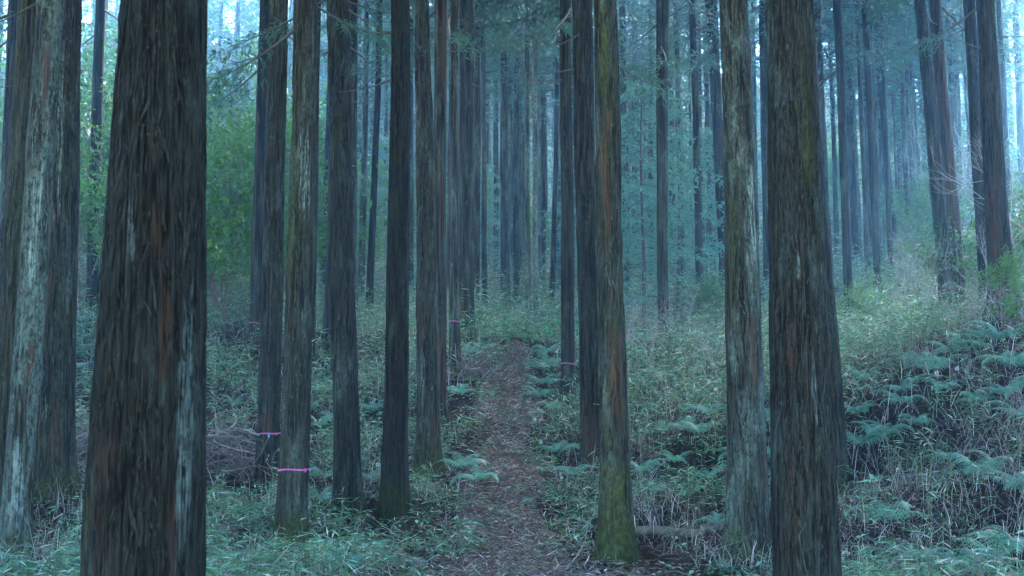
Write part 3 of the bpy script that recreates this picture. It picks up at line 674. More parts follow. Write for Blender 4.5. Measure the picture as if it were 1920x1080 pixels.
for a in [(1246, None, 21, 0, 2.6, 'pale leafless bush with fine twigs in front of the dark blue trunk'), (1200, None, 23, 2, 1.8, 'low leafless bush left of the pale bare bush'),
          (1290, None, 24, 3, 1.9, 'grey leafless bush right of the pale bare bush'), (430, None, 44, 0, 9.5, 'tall pale bare tree in the bright gap right of the massive trunk'),
          (450, None, 50, 1, 9.0, 'second bare pale tree behind the bright gap at top left'), (1720, None, 21, 1, 2.4, 'thin bare bush left of the leaning pair'), (1690, None, 25, 0, 2.8, 'bare twiggy bush among the thin trunks on the right'),
          (1830, None, 22, 0, 3.2, 'bare bush with white twigs between the red peeled and purple trunks'), (1905, None, 22, 1, 4.2, 'tall twiggy bush right of the big purple brown trunk'),
          (1850, None, 34, 0, 6.0, 'pale bare tree in the mist between the right trunks'), (1820, None, 40, 1, 6.5, 'misty bare tree left of the big purple brown trunk'), (1895, None, 38, 0, 6.5, 'misty bare tree at the right edge'),
          (1870, None, 17.2, 2, 1.3, 'bare twigs in front of the big purple brown trunk'), (1800, None, 18, 3, 1.3, 'bare tangled bush below the leaning pair'),
          (1905, 830, 0, 2, .9, 'bare bent twigs among the ferns at the right edge'), (1740, 700, 0, 3, .8, 'zigzag pale dead twig bush in the middle of the right bank'), (1840, 740, 0, 3, .7, 'tangle of pale dead twigs on the right bank'),
          (160, None, 33, 1, 4.5, 'bare sapling beside the thin dark twiggy trunk'), (1350, None, 22, 3, 1.4, 'small bare bush left of the knotty trunk'), (740, None, 40, 1, 3.0, 'bare bush far behind the near black trunk')]: bare(*a)
for a in [(1650, 720, 0, 3, .7, 'dark twig tangle right of the largest right trunk'), (1912, 1000, 0, 1, 1.5, 'thin upright sapling at the right edge above the big fern')]: bare(*a, pale=False)

SHRUB = []
for v in range(3):
    rng = np.random.default_rng(500 + v); mb = MB(); tips = []
    for q in range(3):
        d = np.array((rng.normal(0, .35), rng.normal(0, .35), 1.0)); d /= np.linalg.norm(d)
        grow(mb, np.array((rng.normal(0, .1), rng.normal(0, .1), -.15)), d, 1.1, .03, 3, rng, tips, 5, .65, (2, 4), .1)
    lf = MB()
    for pts, dd in tips:
        n = 44; tt = rng.uniform(.1, 1.15, n)
        P = np.stack([np.interp(tt * 4, range(5), pts[:, c]) for c in range(3)], 1) + rng.normal(0, .075, (n, 3))
        D = rng.normal(0, 1, (n, 3)) + np.array((0, 0, -.1)); sd = rng.normal(0, 1, (n, 3)); sd[:, 2] *= .3
        lf.leaves(P, D, rng.uniform(.05, .095, n), rng.uniform(.022, .04, n), side=sd, rng=rng)
    lm = lf.mesh('foliage', M_BROAD, False); h = max(p.max(0)[2] for p in lf.V)
    SHRUB.append((mb.mesh('stems', M_TWIG), lm, h))
def shrub(x, d, v, height, label, group='evergreen shrubs'):
    X = (x - 960) / FPX * d; r = ob('evergreen_shrub', None, loc=(X, d, tz(X, d)), rz=random.uniform(0, 6))
    s = height / SHRUB[v][2]; s = (s * 1.0, s * 1.0, s)
    ob('stems', SHRUB[v][0], r, scale=s); ob('foliage', SHRUB[v][1], r, scale=s); tag(r, label, 'shrub', group)
for a in [(405, 31, 0, 6.2, 'bright green leafy shrub right beside the massive trunk'), (452, 33, 1, 5.6, 'dark green leafy shrub left of the taped dark slim trunk'), (440, 29, 2, 3.6, 'low green shrub under the leafy shrubs in the left gap'),
          (395, 36, 1, 6.0, 'tall leafy shrub behind the bright gap right of the massive trunk'),
          (225, 28, 2, 5.0, 'leafy shrub showing left of the massive trunk'), (205, 33, 0, 6.0, 'tall leafy shrub behind the thin dark twiggy trunk'), (150, 30, 1, 4.0, 'green shrub right of the pale left trunk'), (10, 32, 0, 6.0, 'leafy shrub at the top left edge'),
          (60, 36, 2, 7.0, 'tall leafy shrub behind the slim grey trunk in the top left corner'), (232, 40, 1, 9.0, 'tall dark leafy tree filling the gap left of the massive trunk'), (30, 42, 2, 9.5, 'tall dark leafy tree behind the left edge trunks'), (474, 45, 0, 8.5, 'tall leafy tree behind the dark slim taped trunk'), (148, 38, 0, 8.0, 'tall leafy tree right of the pale left trunk'), (560, 48, 1, 4.5, 'shrub behind the grey tagged trunk'), (690, 46, 2, 2.8, 'small shrub far behind the thin leaning trunk'),
          (925, 50, 0, 3.6, 'dark shrub above the path end, left of the lone brown trunk'), (960, 55, 1, 3.6, 'dark shrub above the path end, right of the lone brown trunk'), (905, 62, 2, 4.5, 'shrub high above the wide dark blue trunk'), (1040, 50, 2, 3.0, 'shrub behind the thin dark leaning trunk by the path'),
          (1150, 42, 0, 2.5, 'shrub behind the front olive mossy trunk'), (1340, 30, 1, 1.6, 'glossy shrub just left of the knotty trunk'), (1240, 45, 2, 3.0, 'shrub far behind the dark blue trunk'), (1500, 40, 1, 2.6, 'shrub hidden behind the largest right trunk'),
          (1610, 28, 0, 1.4, 'leafy shrub at the foot of the tiny pink taped trunk'), (1730, 38, 1, 3.0, 'green shrub behind the leaning pair'), (1815, 30, 2, 2.8, 'green shrub between the red peeled and purple trunks'), (1915, 26, 0, 3.2, 'leafy shrub at the right edge'),
          (1690, 48, 2, 3.5, 'shrub among the distant right trunks'), (1840, 44, 0, 4.0, 'shrub in the mist behind the purple trunk'), (1900, 17.5, 1, 1.2, 'low leafy shrub beside the foot of the big purple brown trunk')]: shrub(*a)
rng = np.random.default_rng(77); count = {}
for i, (x, d) in enumerate(sorted(zip(rng.uniform(-40, 1960, 70), rng.uniform(48, 106, 70)))):
    sd_ = side_of(x); count[sd_] = count.get(sd_, 0) + 1
    shrub(x, d, i % 3, rng.uniform(3.0, 7.0), ORD[count[sd_] - 1] + ' from left of the hazy slope shrubs ' + sd_, 'hazy shrubs on the far slope')

# ------------------------------------------------------------------ ferns
FROND = []
for v in range(3):
    rng = np.random.default_rng(600 + v); mb = MB(); n = 25; t = np.linspace(0, 1, n)
    ang = np.interp(t, (0, .5, 1), (1.15, .45 - .1 * v, -.55 - .25 * v))
    step = np.stack((np.cos(ang), 0 * t, np.sin(ang)), 1) / (n - 1); P = np.concatenate((np.zeros((1, 3)), np.cumsum(step, 0)[:-1]))
    P[:, 1] += .05 * np.sin(t * 2.5 + v)
    mb.tube(P, np.linspace(.006, .002, n), 3, cap=False)
    for i in range(4, n):
        ln = rng.uniform(.85, 1.1) * .19 * math.sin(math.pi * min(1, (.12 + .86 * (i / (n - 1))) ** .75)) + .02
        for sg in (-1, 1):
            dr = np.array((.35, sg, -.12 + rng.uniform(-.1, .1))); dr /= np.linalg.norm(dr)
            tn = step[i] / np.linalg.norm(step[i]); k = 5; V = [P[i]]
            for q in range(1, k + 1):
                c = P[i] + dr * ln * q / k - np.array((0, 0, .25)) * ln * (q / k) ** 2; wq = .026 * (1 - .75 * q / (k + .5))
                V += [c + tn * wq - dr * ln * .02, c - tn * wq - dr * ln * .02, c + dr * ln * .07]
            T = []
            for q in range(k):
                c0 = 0 if q == 0 else 3 * q
                T += [(c0, 3 * q + 2, 3 * q + 3), (c0, 3 * q + 3, 3 * q + 1)]
            mb.add(V, None, T)
    FROND.append(mb.mesh('frond', M_FERN, False))
FERNS = []
def fern(x, y, size, label, group, n=None):
    p = hit(x, y + 4); size *= random.uniform(.9, 1.2); FERNS.append((p[0], p[1])); r = ob('fern', None, loc=p + (0, 0, .05), rz=random.uniform(0, 6)); n = n or random.randint(6, 9)
    for q in range(n):
        s = size * random.uniform(.7, 1.15); o = ob('frond', FROND[q % 3], r, (0, 0, -.02), q * 6.283 / n + random.uniform(-.35, .35), s)
        o.rotation_euler = (random.uniform(-.25, .25), random.uniform(-.15, .4), o.rotation_euler[2])
    tag(r, label, 'fern', group)
for (x, y, s, label) in [(1660, 985, .48, 'teal fern just right of the mossy foot of the hidden trunk'), (1890, 1040, .52, 'large bright teal fern in the lower right corner'), (1345, 990, .36, 'small fern drooping over the cut end of the log'),
        (895, 905, .42, 'bright green fern on the left edge of the path'), (868, 880, .42, 'arching fern at the flared foot of the scarred trunk'), (610, 1062, .55, 'fern with long frond right of the near pink taped trunk'),
        (1075, 895, .36, 'fern left of the rusty trunk foot beside the path'), (1050, 850, .40, 'teal fern on the right edge of the path'), (600, 735, .55, 'tall upright fern left of the blue grey trunk'),
        (1880, 640, .62, 'pale fern high on the right bank at the edge'), (150, 690, .45, 'fern at the right side of the pale left trunk'), (690, 1045, .40, 'low fern left of the path foreground'), (70, 1085, .5, 'dark green fern in the lower left corner'),
        (1310, 815, .42, 'pale teal fern in front of the bank left of the knotty trunk'), (1205, 890, .42, 'fern hugging the right side of the front olive mossy trunk'), (1018, 722, .45, 'yellow green fern on the right edge of the upper path')]:
    fern(x, y, s, label, 'ferns')
for k_, (x, y, s) in enumerate(sorted([(1725, 690, .5), (1755, 700, .5), (1785, 665, .5), (1905, 690, .5), (1890, 745, .5), (1695, 735, .42), (1690, 760, .4), (1625, 715, .45), (1610, 780, .42), (1645, 825, .45), (1615, 840, .42), (1665, 815, .42),
                  (1830, 760, .42), (1780, 870, .35), (1840, 895, .45), (1870, 880, .4), (1815, 660, .5), (1912, 790, .5), (1845, 640, .5), (1765, 730, .4), (1720, 800, .35), (1915, 930, .45)])):
    fern(x, y, s, ORD[k_] + ' from left, teal fern with arching fronds on the right bank', 'ferns on the right bank')
for k_, (x, y, s) in enumerate(sorted([(1855, 1060, .45), (1780, 1078, .45), (1720, 1060, .4), (1830, 1085, .5)])):
    fern(x, y, s, ORD[k_] + ' from left, fern in the low grass near the lower right corner', 'ferns near the lower right corner')
for k_, (x, y, s) in enumerate(sorted([(1230, 815, .4), (1290, 810, .4), (1265, 870, .35), (1330, 900, .35), (1240, 710, .4), (1330, 780, .4), (1195, 720, .42), (1230, 925, .3), (1390, 860, .35), (1445, 860, .4), (1445, 790, .4)])):
    fern(x, y, s, ORD[k_] + ' from left, small slope fern between the olive mossy and the knotty trunk', 'ferns between the two front right trunks')
for k_, (x, y, s) in enumerate(sorted([(1030, 690, .5), (1025, 662, .45), (905, 655, .4), (880, 662, .4), (1040, 770, .45), (1040, 640, .4), (1012, 745, .4)])):
    fern(x, y, s, ORD[k_] + ' from left, bright green fern around the far end of the path', 'ferns round the path end')
for k_, (x, y, s) in enumerate(sorted([(600, 800, .42), (625, 790, .42), (580, 770, .42), (690, 900, .35), (660, 1040, .42), (640, 1075, .5), (155, 600, .5), (145, 640, .45), (460, 960, .35), (700, 770, .4), (600, 900, .38), (600, 940, .38), (860, 740, .35), (440, 760, .4)])):
    fern(x, y, s, ORD[k_] + ' from left, green fern in the undergrowth left of the path', 'ferns left of the path')

# ------------------------------------------------------------------ undergrowth masses
for T_ in TREE.values():
    if 9 < T_['y'] < 22:
        for dx_, dy_ in ((-.28, -.2), (0, -.3), (.28, -.2), (-.12, -.45), (.14, -.45)): FERNS.append((T_['x'] + dx_, T_['y'] + dy_ + .1))
for bx, by, br in ((435, 905, .55), (160, 890, .5), (880, 715, .3), (1250, 1000, .35), (1200, 1003, .3), (1310, 1000, .3), (435, 925, .4)):
    q_ = hit(bx, by)
    for k_ in range(9): FERNS.append((q_[0] + br * math.cos(k_ * .7) * (k_ > 0), q_[1] - .1 + br * .7 * math.sin(k_ * .7) * (k_ > 0)))
def bare_zone(x, d):
    """1 where the floor beside the lower path is mostly litter"""
    a = np.clip(1.8 - np.abs(x - 1.75) / .9, 0, 1) * np.clip((14.2 - d) / .8, 0, 1) * np.clip((d - 11) / .8, 0, 1)
    b = np.clip(1.4 - np.abs(x + .75) / .7, 0, 1) * np.clip((15.2 - d) / 1.5, 0, 1) * .75
    c = np.clip(1.5 - np.hypot((x - 4.6) / 1.5, (d - 12.0) / 1.3), 0, 1) * .5
    return np.maximum(np.maximum(a, b), c) * np.clip(.35 + 1.3 * noise(x * 1.5, d * 1.5, 0, 91) + .15, 0, 1)
def scatter(n, e, dmin, dmax, seed, halo=.43, lo=.04, clear=True):
    rng = np.random.default_rng(seed); k = int(n * 2.2)
    u = rng.uniform(0, 1, k); q = 2 - e
    d = (dmin ** q + u * (dmax ** q - dmin ** q)) ** (1 / q)
    x = rng.uniform(-1, 1, k) * (d * halo + .8)
    off = path_off(x, d); keep = rng.uniform(0, 1, k) < np.clip((off + .12 + (noise(x * 1.5, d * 1.5, 0, 61) - .5) * 1.15) / .4, lo, 1)
    x, d = x[keep][:n], d[keep][:n]
    if clear:
        keep2 = rng.uniform(0, 1, len(x)) > bare_zone(x, d) * .93; x, d = x[keep2], d[keep2]
        F = np.array(FERNS); dm = np.full(len(x), 9.0)
        for fx, fy in F: dm = np.minimum(dm, np.hypot(x - fx, (d - fy + .15) * .7))
        ok = dm > .26; x, d = x[ok], d[ok]
    return x, d, terr(x, d), rng
def pick(rng, n, cols, wts):
    cols = np.array(cols); i = rng.choice(len(cols), n, p=np.array(wts) / sum(wts))
    return cols[i] * rng.uniform(.25, 1.0, (n, 1)) ** 1.3 * 1.95  # wide tone spread, dark pieces stand in for weak shade among leaves
# bamboo grass: thin stems with narrow leaves
mb = MB()
x, d, z, rng = scatter(66000, 1.45, 7, 80, 21)
pat = noise(x * .5, d * .5, 0, 31) * .55 + noise(x * 1.6, d * 1.6, 0, 32) * .45; keep = (pat > .40) & ~((x > 2.9) & (d < 15) & (rng.uniform(0, 1, len(x)) < .55)); x, d, z = x[keep], d[keep], z[keep]; n = len(x)
sc_ = 1 + np.clip(d - 14, 0, 60) / 38
hh = rng.uniform(.12, .62, n) * np.where(d < 16, .9, 1.35) * np.clip(sc_, 1, 2.2) * np.clip(.35 + path_off(x, d) * .8, .35, 1) * (.45 + 1.1 * noise(x * .9, d * .9, 0, 71) ** 1.2)
P = np.stack((x, d, z), 1); az = rng.uniform(0, 6.283, n); lean = rng.uniform(0, .5, n)
top = P + np.stack((np.cos(az) * np.sin(lean) * hh, np.sin(az) * np.sin(lean) * hh, hh * np.cos(lean)), 1)
mb.leaves(P, top - P, hh, .006 * sc_, col=pick(rng, n, [(.10, .11, .06), (.14, .12, .08)], [1, 1]), wide=.5, fold=0, rng=rng)
pl = noise(x * .35 + 7, d * .35, 0, 33)
for q in range(6):
    a2 = az + q * 1.9 + rng.uniform(-.5, .5, n); el = rng.uniform(-.55, .6, n)
    D = np.stack((np.cos(a2) * np.cos(el), np.sin(a2) * np.cos(el), np.sin(el)), 1)
    g1 = pick(rng, n, [(.045, .12, .045), (.07, .18, .085), (.11, .25, .16), (.24, .32, .24), (.31, .29, .23)], [4, 5, 3, 1.3, .8])
    sd = np.stack((-np.sin(a2), np.cos(a2), rng.normal(0, .35, n)), 1)
    frac = rng.uniform(.45, 1.0, n)[:, None]
    mb.leaves(P + (top - P) * frac, D, rng.uniform(.07, .18, n) * sc_ * 1.05, rng.uniform(.009, .019, n) * sc_, col=g1, side=sd, rng=rng)
o = ob('bamboo_grass', mb.mesh('bamboo_grass', M_STUFF, False)); o['kind'] = 'stuff'; tag(o, 'green bamboo grass covering the forest floor', 'bamboo grass')
# dry grass and dead stalks
mb = MB(); x, d, z, rng = scatter(64000, 1.55, 7, 60, 22, clear=False)
dens = noise(x * .8, d * .8, 0, 41) + np.where(x > 2.6, .3, 0); keep = (dens > .36) & ((d < 16) | (rng.uniform(0, 1, len(x)) < .55)); x, d, z = x[keep], d[keep], z[keep]; n = len(x)
sc_ = 1 + np.clip(d - 14, 0, 60) / 38
col = pick(rng, n, [(.29, .265, .25), (.21, .175, .165), (.12, .09, .085), (.40, .38, .36), (.10, .17, .10)], [3, 3.5, 2.5, 1.4, 2])
mb.blades(np.stack((x, d, z - .01), 1), rng.uniform(0, 6.283, n), rng.uniform(.05, .9, n), rng.uniform(.14, .62, n) * sc_ * np.clip(.4 + path_off(x, d), .4, 1), rng.uniform(.003, .0075, n) * sc_, rng.uniform(.1, .9, n), col)
o = ob('dry_grass', mb.mesh('dry_grass', M_STUFF, False)); o['kind'] = 'stuff'; tag(o, 'dry straw coloured grass and dead stalks on the banks', 'dry grass')
# fallen needles and leaves
mb = MB(); x, d, z, rng = scatter(60000, 1.75, 7, 32, 23, lo=1.0, clear=False); n = len(x)
az = rng.uniform(0, 6.283, n); el = rng.normal(.05, .28, n)
D = np.stack((np.cos(az) * np.cos(el), np.sin(az) * np.cos(el), np.sin(el)), 1); sd = np.stack((-np.sin(az), np.cos(az), rng.normal(0, .4, n)), 1)
lg = rng.uniform(0, 1, n) < .8
mb.leaves(np.stack((x, d, z + .02 + rng.uniform(0, .025, n)), 1), D, np.where(lg, rng.uniform(.05, .18, n), rng.uniform(.04, .08, n)), np.where(lg, rng.uniform(.004, .010, n), rng.uniform(.02, .04, n)),
          col=pick(rng, n, [(.16, .10, .085), (.11, .065, .055), (.24, .20, .17), (.07, .045, .04), (.34, .31, .28), (.07, .11, .05)], [4, 4, 2.5, 3, .9, 1]), side=sd, rng=rng)
o = ob('leaf_litter', mb.mesh('leaf_litter', M_LITTER, False)); o['kind'] = 'stuff'; tag(o, 'brown fallen needles and leaves on the path and floor', 'leaf litter')
mb = MB(); rng = np.random.default_rng(29); n = 26000; d = 8.5 + 17 * rng.uniform(0, 1, n) ** 1.3; x = np.interp(d, PD, PX) + rng.normal(0, .7, n) * np.interp(d, PD, PH) * 1.1; z = terr(x, d)
cl = noise(x * 5, d * 5, 0, 81); az = rng.uniform(0, 6.283, n); el = np.abs(rng.normal(0, .3, n)); lg = rng.uniform(0, 1, n) < .85
D = np.stack((np.cos(az) * np.cos(el), np.sin(az) * np.cos(el), np.sin(el)), 1); sd = np.stack((-np.sin(az), np.cos(az), rng.normal(0, .6, n)), 1)
mb.leaves(np.stack((x, d, z + .015 + cl * .06 * rng.uniform(0, 1, n)), 1), D, np.where(lg, rng.uniform(.06, .2, n), rng.uniform(.03, .07, n)), np.where(lg, rng.uniform(.005, .012, n), rng.uniform(.015, .035, n)),
          col=pick(rng, n, [(.195, .125, .10), (.12, .07, .056), (.31, .25, .21), (.055, .034, .027), (.42, .38, .34), (.10, .19, .08)], [4, 4, 2.2, 3.4, .7, 1.8]), side=sd, rng=rng)
o = ob('needle_litter', mb.mesh('needle_litter', M_LITTER, False)); o['kind'] = 'stuff'; tag(o, 'trampled brown needles and twig bits along the path', 'leaf litter')
# fine twigs lying and sticking up everywhere
mb = MB(); x, d, z, rng = scatter(3600, 1.6, 7, 30, 24, lo=.8)
for i in range(len(x)):
    L = rng.uniform(.15, .7) * (1.0 if path_off(x[i], d[i]) > .1 else .7); a = rng.uniform(0, 6.283); up = abs(rng.normal(0, .12 if path_off(x[i], d[i]) < .2 else .5)); t = np.linspace(0, 1, 5)
    b = rng.normal(0, .16); arch = rng.uniform(-.05, .25) * L
    Pn = np.stack((x[i] + t * L * math.cos(a) + b * L * t * t * -math.sin(a), d[i] + t * L * math.sin(a) + b * L * t * t * math.cos(a), z[i] + .02 + t * L * up * .6 + arch * np.sin(t * 3.1)), 1)
    c = np.array([(.28, .25, .22), (.13, .10, .085), (.20, .17, .15), (.07, .055, .05)][rng.integers(0, 4)]) * rng.uniform(.7, 1.2)
    mb.tube(Pn, np.linspace(1, .4, 5) * rng.uniform(.0025, .007), 3, c, cap=False)
o = ob('twig_litter', mb.mesh('twig_litter', M_LITTER)); o['kind'] = 'stuff'; tag(o, 'thin dead twigs scattered over the floor', 'twigs')
# small broad leaved weeds, greener round the path end
mb = MB(); x, d, z, rng = scatter(24000, 1.3, 8, 70, 25)
keep = (noise(x * .6, d * .6, 0, 51) > .52) | ((np.abs(x) < 2.4) & (d > 23.5) & (d < 31)); x, d, z = x[keep], d[keep], z[keep]; n = len(x); sc_ = 1 + np.clip(d - 14, 0, 60) / 38
hh = rng.uniform(.08, .45, n) * sc_ * np.clip(.3 + path_off(x, d), .3, 1)
for q in range(5):
    a2 = rng.uniform(0, 6.283, n); el = rng.uniform(-.5, .5, n); D = np.stack((np.cos(a2) * np.cos(el), np.sin(a2) * np.cos(el), np.sin(el)), 1)
    mb.leaves(np.stack((x + rng.normal(0, .05, n), d + rng.normal(0, .05, n), z + hh * rng.uniform(.4, 1, n)), 1), D, rng.uniform(.04, .10, n) * sc_, rng.uniform(.02, .045, n) * sc_,
              col=np.where(((np.abs(x) < 2.4) & (d > 24) & (d < 31))[:, None], np.array((1.0, 1.75, .8)), 1.0) * pick(rng, n, [(.04, .12, .04), (.06, .16, .06), (.10, .22, .09), (.09, .19, .14)], [3, 3, 1, 2]), side=np.stack((-np.sin(a2), np.cos(a2), rng.normal(0, .3, n)), 1), rng=rng)
o = ob('weeds', mb.mesh('weeds', M_STUFF, False)); o['kind'] = 'stuff'; tag(o, 'small leafy weeds among the bamboo grass', 'weeds')

# ------------------------------------------------------------------ small things
def tape(key, y, label, tilt=0.0, h=.026, bluetag=False):
    T = TREE[key]; hz = at_px(key, y); r = float(np.interp(hz, *T['rad'])) * 1.04 + .014; f = MB(); n = 40; th = np.arange(n) * 6.2832 / n
    wv = .006 * np.sin(th * 3 + hz) + tilt * np.cos(th) * r
    V = np.concatenate([np.stack((np.cos(th) * (r + e), np.sin(th) * (r + e), wv + s * h * .45 * (.5 + .12 * np.sin(th * 5 + 1))), 1) for e, s in ((0, -1), (.003, -1), (.003, 1), (0, 1))])
    Q = []
    for k in range(4):
        for j in range(n): Q.append((k * n + j, k * n + (j + 1) % n, ((k + 1) % 4) * n + (j + 1) % n, ((k + 1) % 4) * n + j))
    f.add(V, Q)
    root = ob('pink_tape', None, loc=(T['x'] + T['sl'] * hz + float(bend(hz, T['seed'])), T['y'], T['z'] + hz))
    ob('band', f.mesh('band', M_TAPE, False), root)
    k = MB(); k.tube([(0, 0, .012), (.012, -.012, .004), (.02, -.006, -.015)], (.006, .008, .004), 6)
    kn = ob('knot', k.mesh('knot', M_TAPE), root, (r * .75, -r * .72, 0))
    e = MB(); e.add([(-.01, 0, 0), (.012, 0, 0), (.014, -.012, -.032), (.0, -.014, -.036), (-.01, .004, 0), (.012, .004, 0), (.014, -.009, -.032), (.0, -.011, -.036)],
                    [(0, 1, 2, 3), (7, 6, 5, 4), (0, 4, 5, 1), (1, 5, 6, 2), (2, 6, 7, 3), (3, 7, 4, 0)])
    ob('loose_end', e.mesh('loose_end', M_TAPE, False), root, (r * .78, -r * .78, -.005), 0, .6)
    if bluetag:
        g = ob('blue_tag', e.mesh('blue_tag', M_TAG, False), root, (r * .22, -r * 1.06, -.012), 0, 1.1)
    tag(root, label, 'tape', 'pink tapes tied round trunks')
tape('tapeh', 813, 'pink tape with a small blue tag round the grey trunk', .05, .036, True)
tape('tapei', 880, 'bright pink tape round the mossy brown trunk in the left foreground', .03, .034)
tape('tapeg', 606, 'thin pink tape round the dark slim trunk left of the blue tagged one', -.08, .03)
tape('taper', 603, 'thin pink tape round the slim greenish trunk beside the upper path', 0, .028)
tape('tapey', 682, 'pink tape round the dark trunk right of the path', -.05, .03)
tape('tapeai', 558, 'tiny pink tape round the slim blue trunk on the right slope', 0, .03)

def log(p0, p1, r, label, moss=True, name='fallen_log'):
    p0, p1 = np.array(p0), np.array(p1); t = np.linspace(0, 1, 14)[:, None]; rng = np.random.default_rng(int(abs(p0[0]) * 100) + 3)
    P = p0 + (p1 - p0) * t - p0 + np.stack((0 * t[:, 0], 0 * t[:, 0], .02 * np.sin(t[:, 0] * 5)), 1)
    root = ob(name, None, loc=p0); b = MB(); b.tube(P, r * (1 + rng.normal(0, .04, 14)), 14, cap=False); ob('bark', b.mesh('bark', M_LOG if moss else M_TWIG), root)
    dr = (p1 - p0) / np.linalg.norm(p1 - p0)
    for q, e in ((-1, P[0]), (1, P[-1])):
        c = MB(); c.tube([e - dr * q * .01, e + dr * q * .004], (r * .97, r * .93), 14); ob('cut_end', c.mesh('cut_end', M_CUT), root)
    tag(root, label, 'log', 'logs lying on the floor')
a, b = hit(1175, 1002), hit(1312, 992); log(a + (0, 0, .02), (b[0], a[1] - .06, a[2] + .035), .045, 'mossy cut log lying between the front olive mossy and the knotty trunk')
a = hit(1318, 1000); log(a + (0, .05, .03), a + (.55, .16, .04), .055, 'dark rotting log end under the small fern left of the knotty trunk', False)
a = hit(735, 1062); log(a + (0, 0, .03), a + (.34, -.03, .035), .045, 'short cut log in the grass left of the path foreground', False)
a = hit(1600, 930); log(a + (0, .1, .05), a + (.5, .35, .06), .05, 'pale broken log behind the mossy foot of the hidden trunk', True)

def stick(P, r, label, mat=M_PALE, name='dead_branch', n=7):
    P = np.array(P, float); t = np.linspace(0, 1, len(P)); tt = np.linspace(0, 1, 10); Pn = np.stack([np.interp(tt, t, P[:, c]) for c in range(3)], 1)
    rng = np.random.default_rng(len(label)); Pn[1:-1] += rng.normal(0, r * .5, (8, 3)); b = MB(); b.tube(Pn - P[0], np.linspace(r, r * .6, 10) * (1 + rng.normal(0, .08, 10)), n)
    tag(ob(name, b.mesh(name, mat), None, P[0]), label, 'branch', 'dead branches on the floor')
a = hit(430, 1078); stick([a + (0, 0, -.05), px(470, 1045, a[1] + .1), px(520, 1008, a[1] + .25)], .022, 'thick pale broken branch leaning up left of the near pink taped trunk')
stick([px(-20, 1064, 10.6), px(30, 1060, 10.7), px(62, 1054, 10.9)], .013, 'dark stick poking in at the lower left corner', M_TWIG)
for (q, lab) in [(((965, 847), (1000, 832), (1030, 826)), 'long thin pale stick across the right edge of the path'), (((905, 955), (950, 953)), 'short pale stick lying across the path'), (((1060, 1078), (1095, 1030)), 'pale forked stick at the right of the path foreground'),
                 (((862, 1062), (890, 1046)), 'small pale stick at the left of the path foreground'), (((880, 973), (960, 966)), 'dark thin stick lying across the path', ), (((885, 942), (905, 928)), 'short stump like stick at the left path edge'),
                 (((1640, 1030), (1690, 1018)), 'pale stick on the floor right of the largest right trunk'), (((385, 985), (440, 992), (470, 1000)), 'dark thin stick right of the massive trunk foot'), (((1205, 940), (1260, 930)), 'brown stick behind the mossy log')]:
    stick([hit(*u) + (0, 0, .03) for u in q], .008, lab, M_TWIG if 'dark' in lab or 'brown' in lab else M_PALE, n=5)

def brush(x, y, rx, h, label, n, seed):
    p = hit(x, y); root = ob('brush_pile', None, loc=p); rng = np.random.default_rng(seed); fine = MB()
    for i in range(n):
        big = i < 60; L = rng.uniform(.4, 1.1) if big else rng.uniform(.15, .6); a = rng.uniform(0, 6.283); e = rng.normal(.15, .6)
        c = np.array((rng.normal(0, rx * .5), rng.normal(0, rx * .35), 0)); c[2] = max(.03, rng.uniform(.0, h) * math.exp(-(c[0] / rx) ** 2))
        t = np.linspace(-.5, .5, 7)[:, None]; dr = np.array((math.cos(a) * math.cos(e), math.sin(a) * math.cos(e), math.sin(e))); sd = np.array((-math.sin(a), math.cos(a), rng.normal(0, .6)))
        P = c + dr * L * t + sd * (t ** 2) * L * rng.normal(0, 1.1); P[:, 2] = np.maximum(P[:, 2], .0)
        if big:
            m = MB(); m.tube(P, np.linspace(1, .5, 7) * rng.uniform(.006, .013), 5); ob('stick', m.mesh('stick', M_PALE if i % 4 == 0 else M_TWIG), root)
        else: fine.tube(P, np.linspace(1, .4, 7) * rng.uniform(.002, .005), 3, cap=False)
    f = ob('fine_twigs', fine.mesh('fine_twigs', M_TWIG), root); f['kind'] = 'stuff'
    mound = MB(); k = 14; th = np.arange(k) * 6.283 / k; V = [(0, 0, h * .12)]
    for rr, hz in ((.35, .1), (.7, .04), (1.0, -.15)):
        V += [(math.cos(q) * rx * rr * rng.uniform(.8, 1.2), math.sin(q) * rx * .6 * rr * rng.uniform(.8, 1.2), h * hz * rng.uniform(.7, 1.3)) for q in th]
    T = [(0, 1 + j, 1 + (j + 1) % k) for j in range(k)]; Q = [(1 + l * k + j, 1 + (l + 1) * k + j, 1 + (l + 1) * k + (j + 1) % k, 1 + l * k + (j + 1) % k) for l in range(2) for j in range(k)]
    mound.add(V, Q, T); ob('debris_mound', mound.mesh('debris_mound', M_SOIL), root)
    tag(root, label, 'brush pile', 'brush piles')
brush(435, 905, .62, .75, 'heap of tangled dead branches right of the massive trunk', 260, 1)
brush(160, 890, .6, .65, 'dark heap of dead branches between the pale left trunk and the massive trunk', 200, 2)
brush(880, 715, .45, .3, 'small brown twig heap at the foot of the slim greenish trunk', 200, 3)

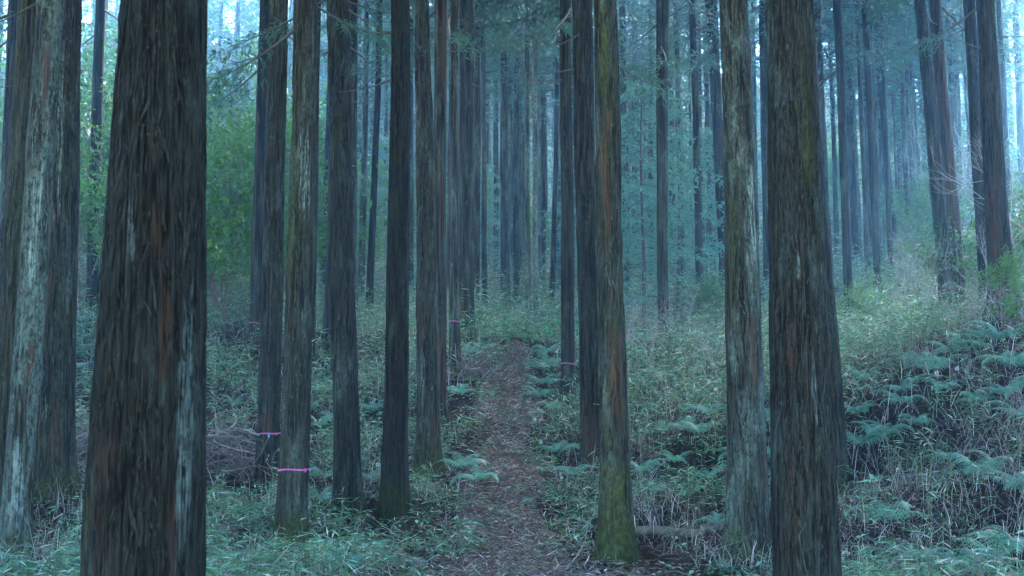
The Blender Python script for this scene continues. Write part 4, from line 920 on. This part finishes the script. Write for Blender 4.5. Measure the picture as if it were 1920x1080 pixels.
for i, (x, y, hz, lab) in enumerate([(1000, 800, .10, 'white seed head on the right edge of the path, upper one'), (1012, 845, .12, 'white seed head on the right edge of the path, lower one'), (705, 900, .2, 'white seed head left of the near black trunk'),
        (683, 870, .2, 'tiny white seed head right of the blue grey trunk'), (1327, 760, .35, 'white seed head left of the knotty trunk, upper left of two'), (1340, 770, .3, 'white seed head left of the knotty trunk, lower right of two'), (1755, 745, .3, 'white seed head in the middle of the right bank'),
        (1585, 745, .3, 'white seed head beside the hidden trunk behind the largest right trunk'), (1793, 735, .28, 'white seed head on the right bank beside the tangle of twigs'), (1632, 915, .12, 'white seed head near the pale broken log')]):
    p = hit(x, y); root = ob('seed_head', None, loc=p); st = MB(); st.tube([(0, 0, -.03), (.01, 0, hz * .5), (.02, 0, hz)], (.003, .0025, .002), 4); ob('stem', st.mesh('stem', M_TWIG), root)
    rng = np.random.default_rng(i); m = MB(); n = 60; D = rng.normal(0, 1, (n, 3)); m.leaves(np.array((.02, 0, hz)) + D / np.linalg.norm(D, axis=1)[:, None] * .012, D, rng.uniform(.012, .028, n), .012, rng=rng)
    ob('petals', m.mesh('petals', M_WHITE, False), root); tag(root, lab, 'seed head', 'white seed heads')

v = MB(); P = np.array([px(a, b, 9.5) for a, b in ((1552, -60), (1546, -5), (1538, 40), (1531, 85), (1531, 130), (1537, 165), (1540, 190), (1536, 225), (1542, 262))]); tt = np.linspace(0, 8, 40)
from_ = P[0].copy(); v.tube(np.stack([np.interp(tt, range(9), P[:, c]) for c in range(3)], 1) - from_, np.linspace(.006, .003, 40), 5)
top = px(1556, -420, 9.5); v.tube(np.array([top, (top + P[0]) / 2 + (.05, 0, 0), P[0]]) - from_, .006, 5)
tag(ob('hanging_vine', v.mesh('hanging_vine', M_DARKWOOD), None, from_), 'thin dark vine hanging right of the largest right trunk', 'vine')

# ------------------------------------------------------------------ haze
m = bpy.data.materials.new('haze'); m.use_nodes = True; t = m.node_tree; t.nodes.clear()
out = t.nodes.new('ShaderNodeOutputMaterial'); pv = t.nodes.new('ShaderNodeVolumePrincipled')
pv.inputs['Color'].default_value = (.30, .68, 1.0, 1); pv.inputs['Density'].default_value = .0015; pv.inputs['Anisotropy'].default_value = .65
t.links.new(pv.outputs[0], out.inputs['Volume'])
lo = float(GZ.min()) - 1.0; hi = float(GZ.max()) + 19
x0, x1, y0, y1 = -134, 134, -42, 174
V = [(x, y, z) for z in (lo, hi) for (x, y) in ((x0, y0), (x1, y0), (x1, y1), (x0, y1))]
h = ob('haze', mesh('haze', V, [(3, 2, 1, 0), (4, 5, 6, 7), (0, 1, 5, 4), (1, 2, 6, 5), (2, 3, 7, 6), (3, 0, 4, 7)], smooth=False, mat=m)); h['kind'] = 'stuff'
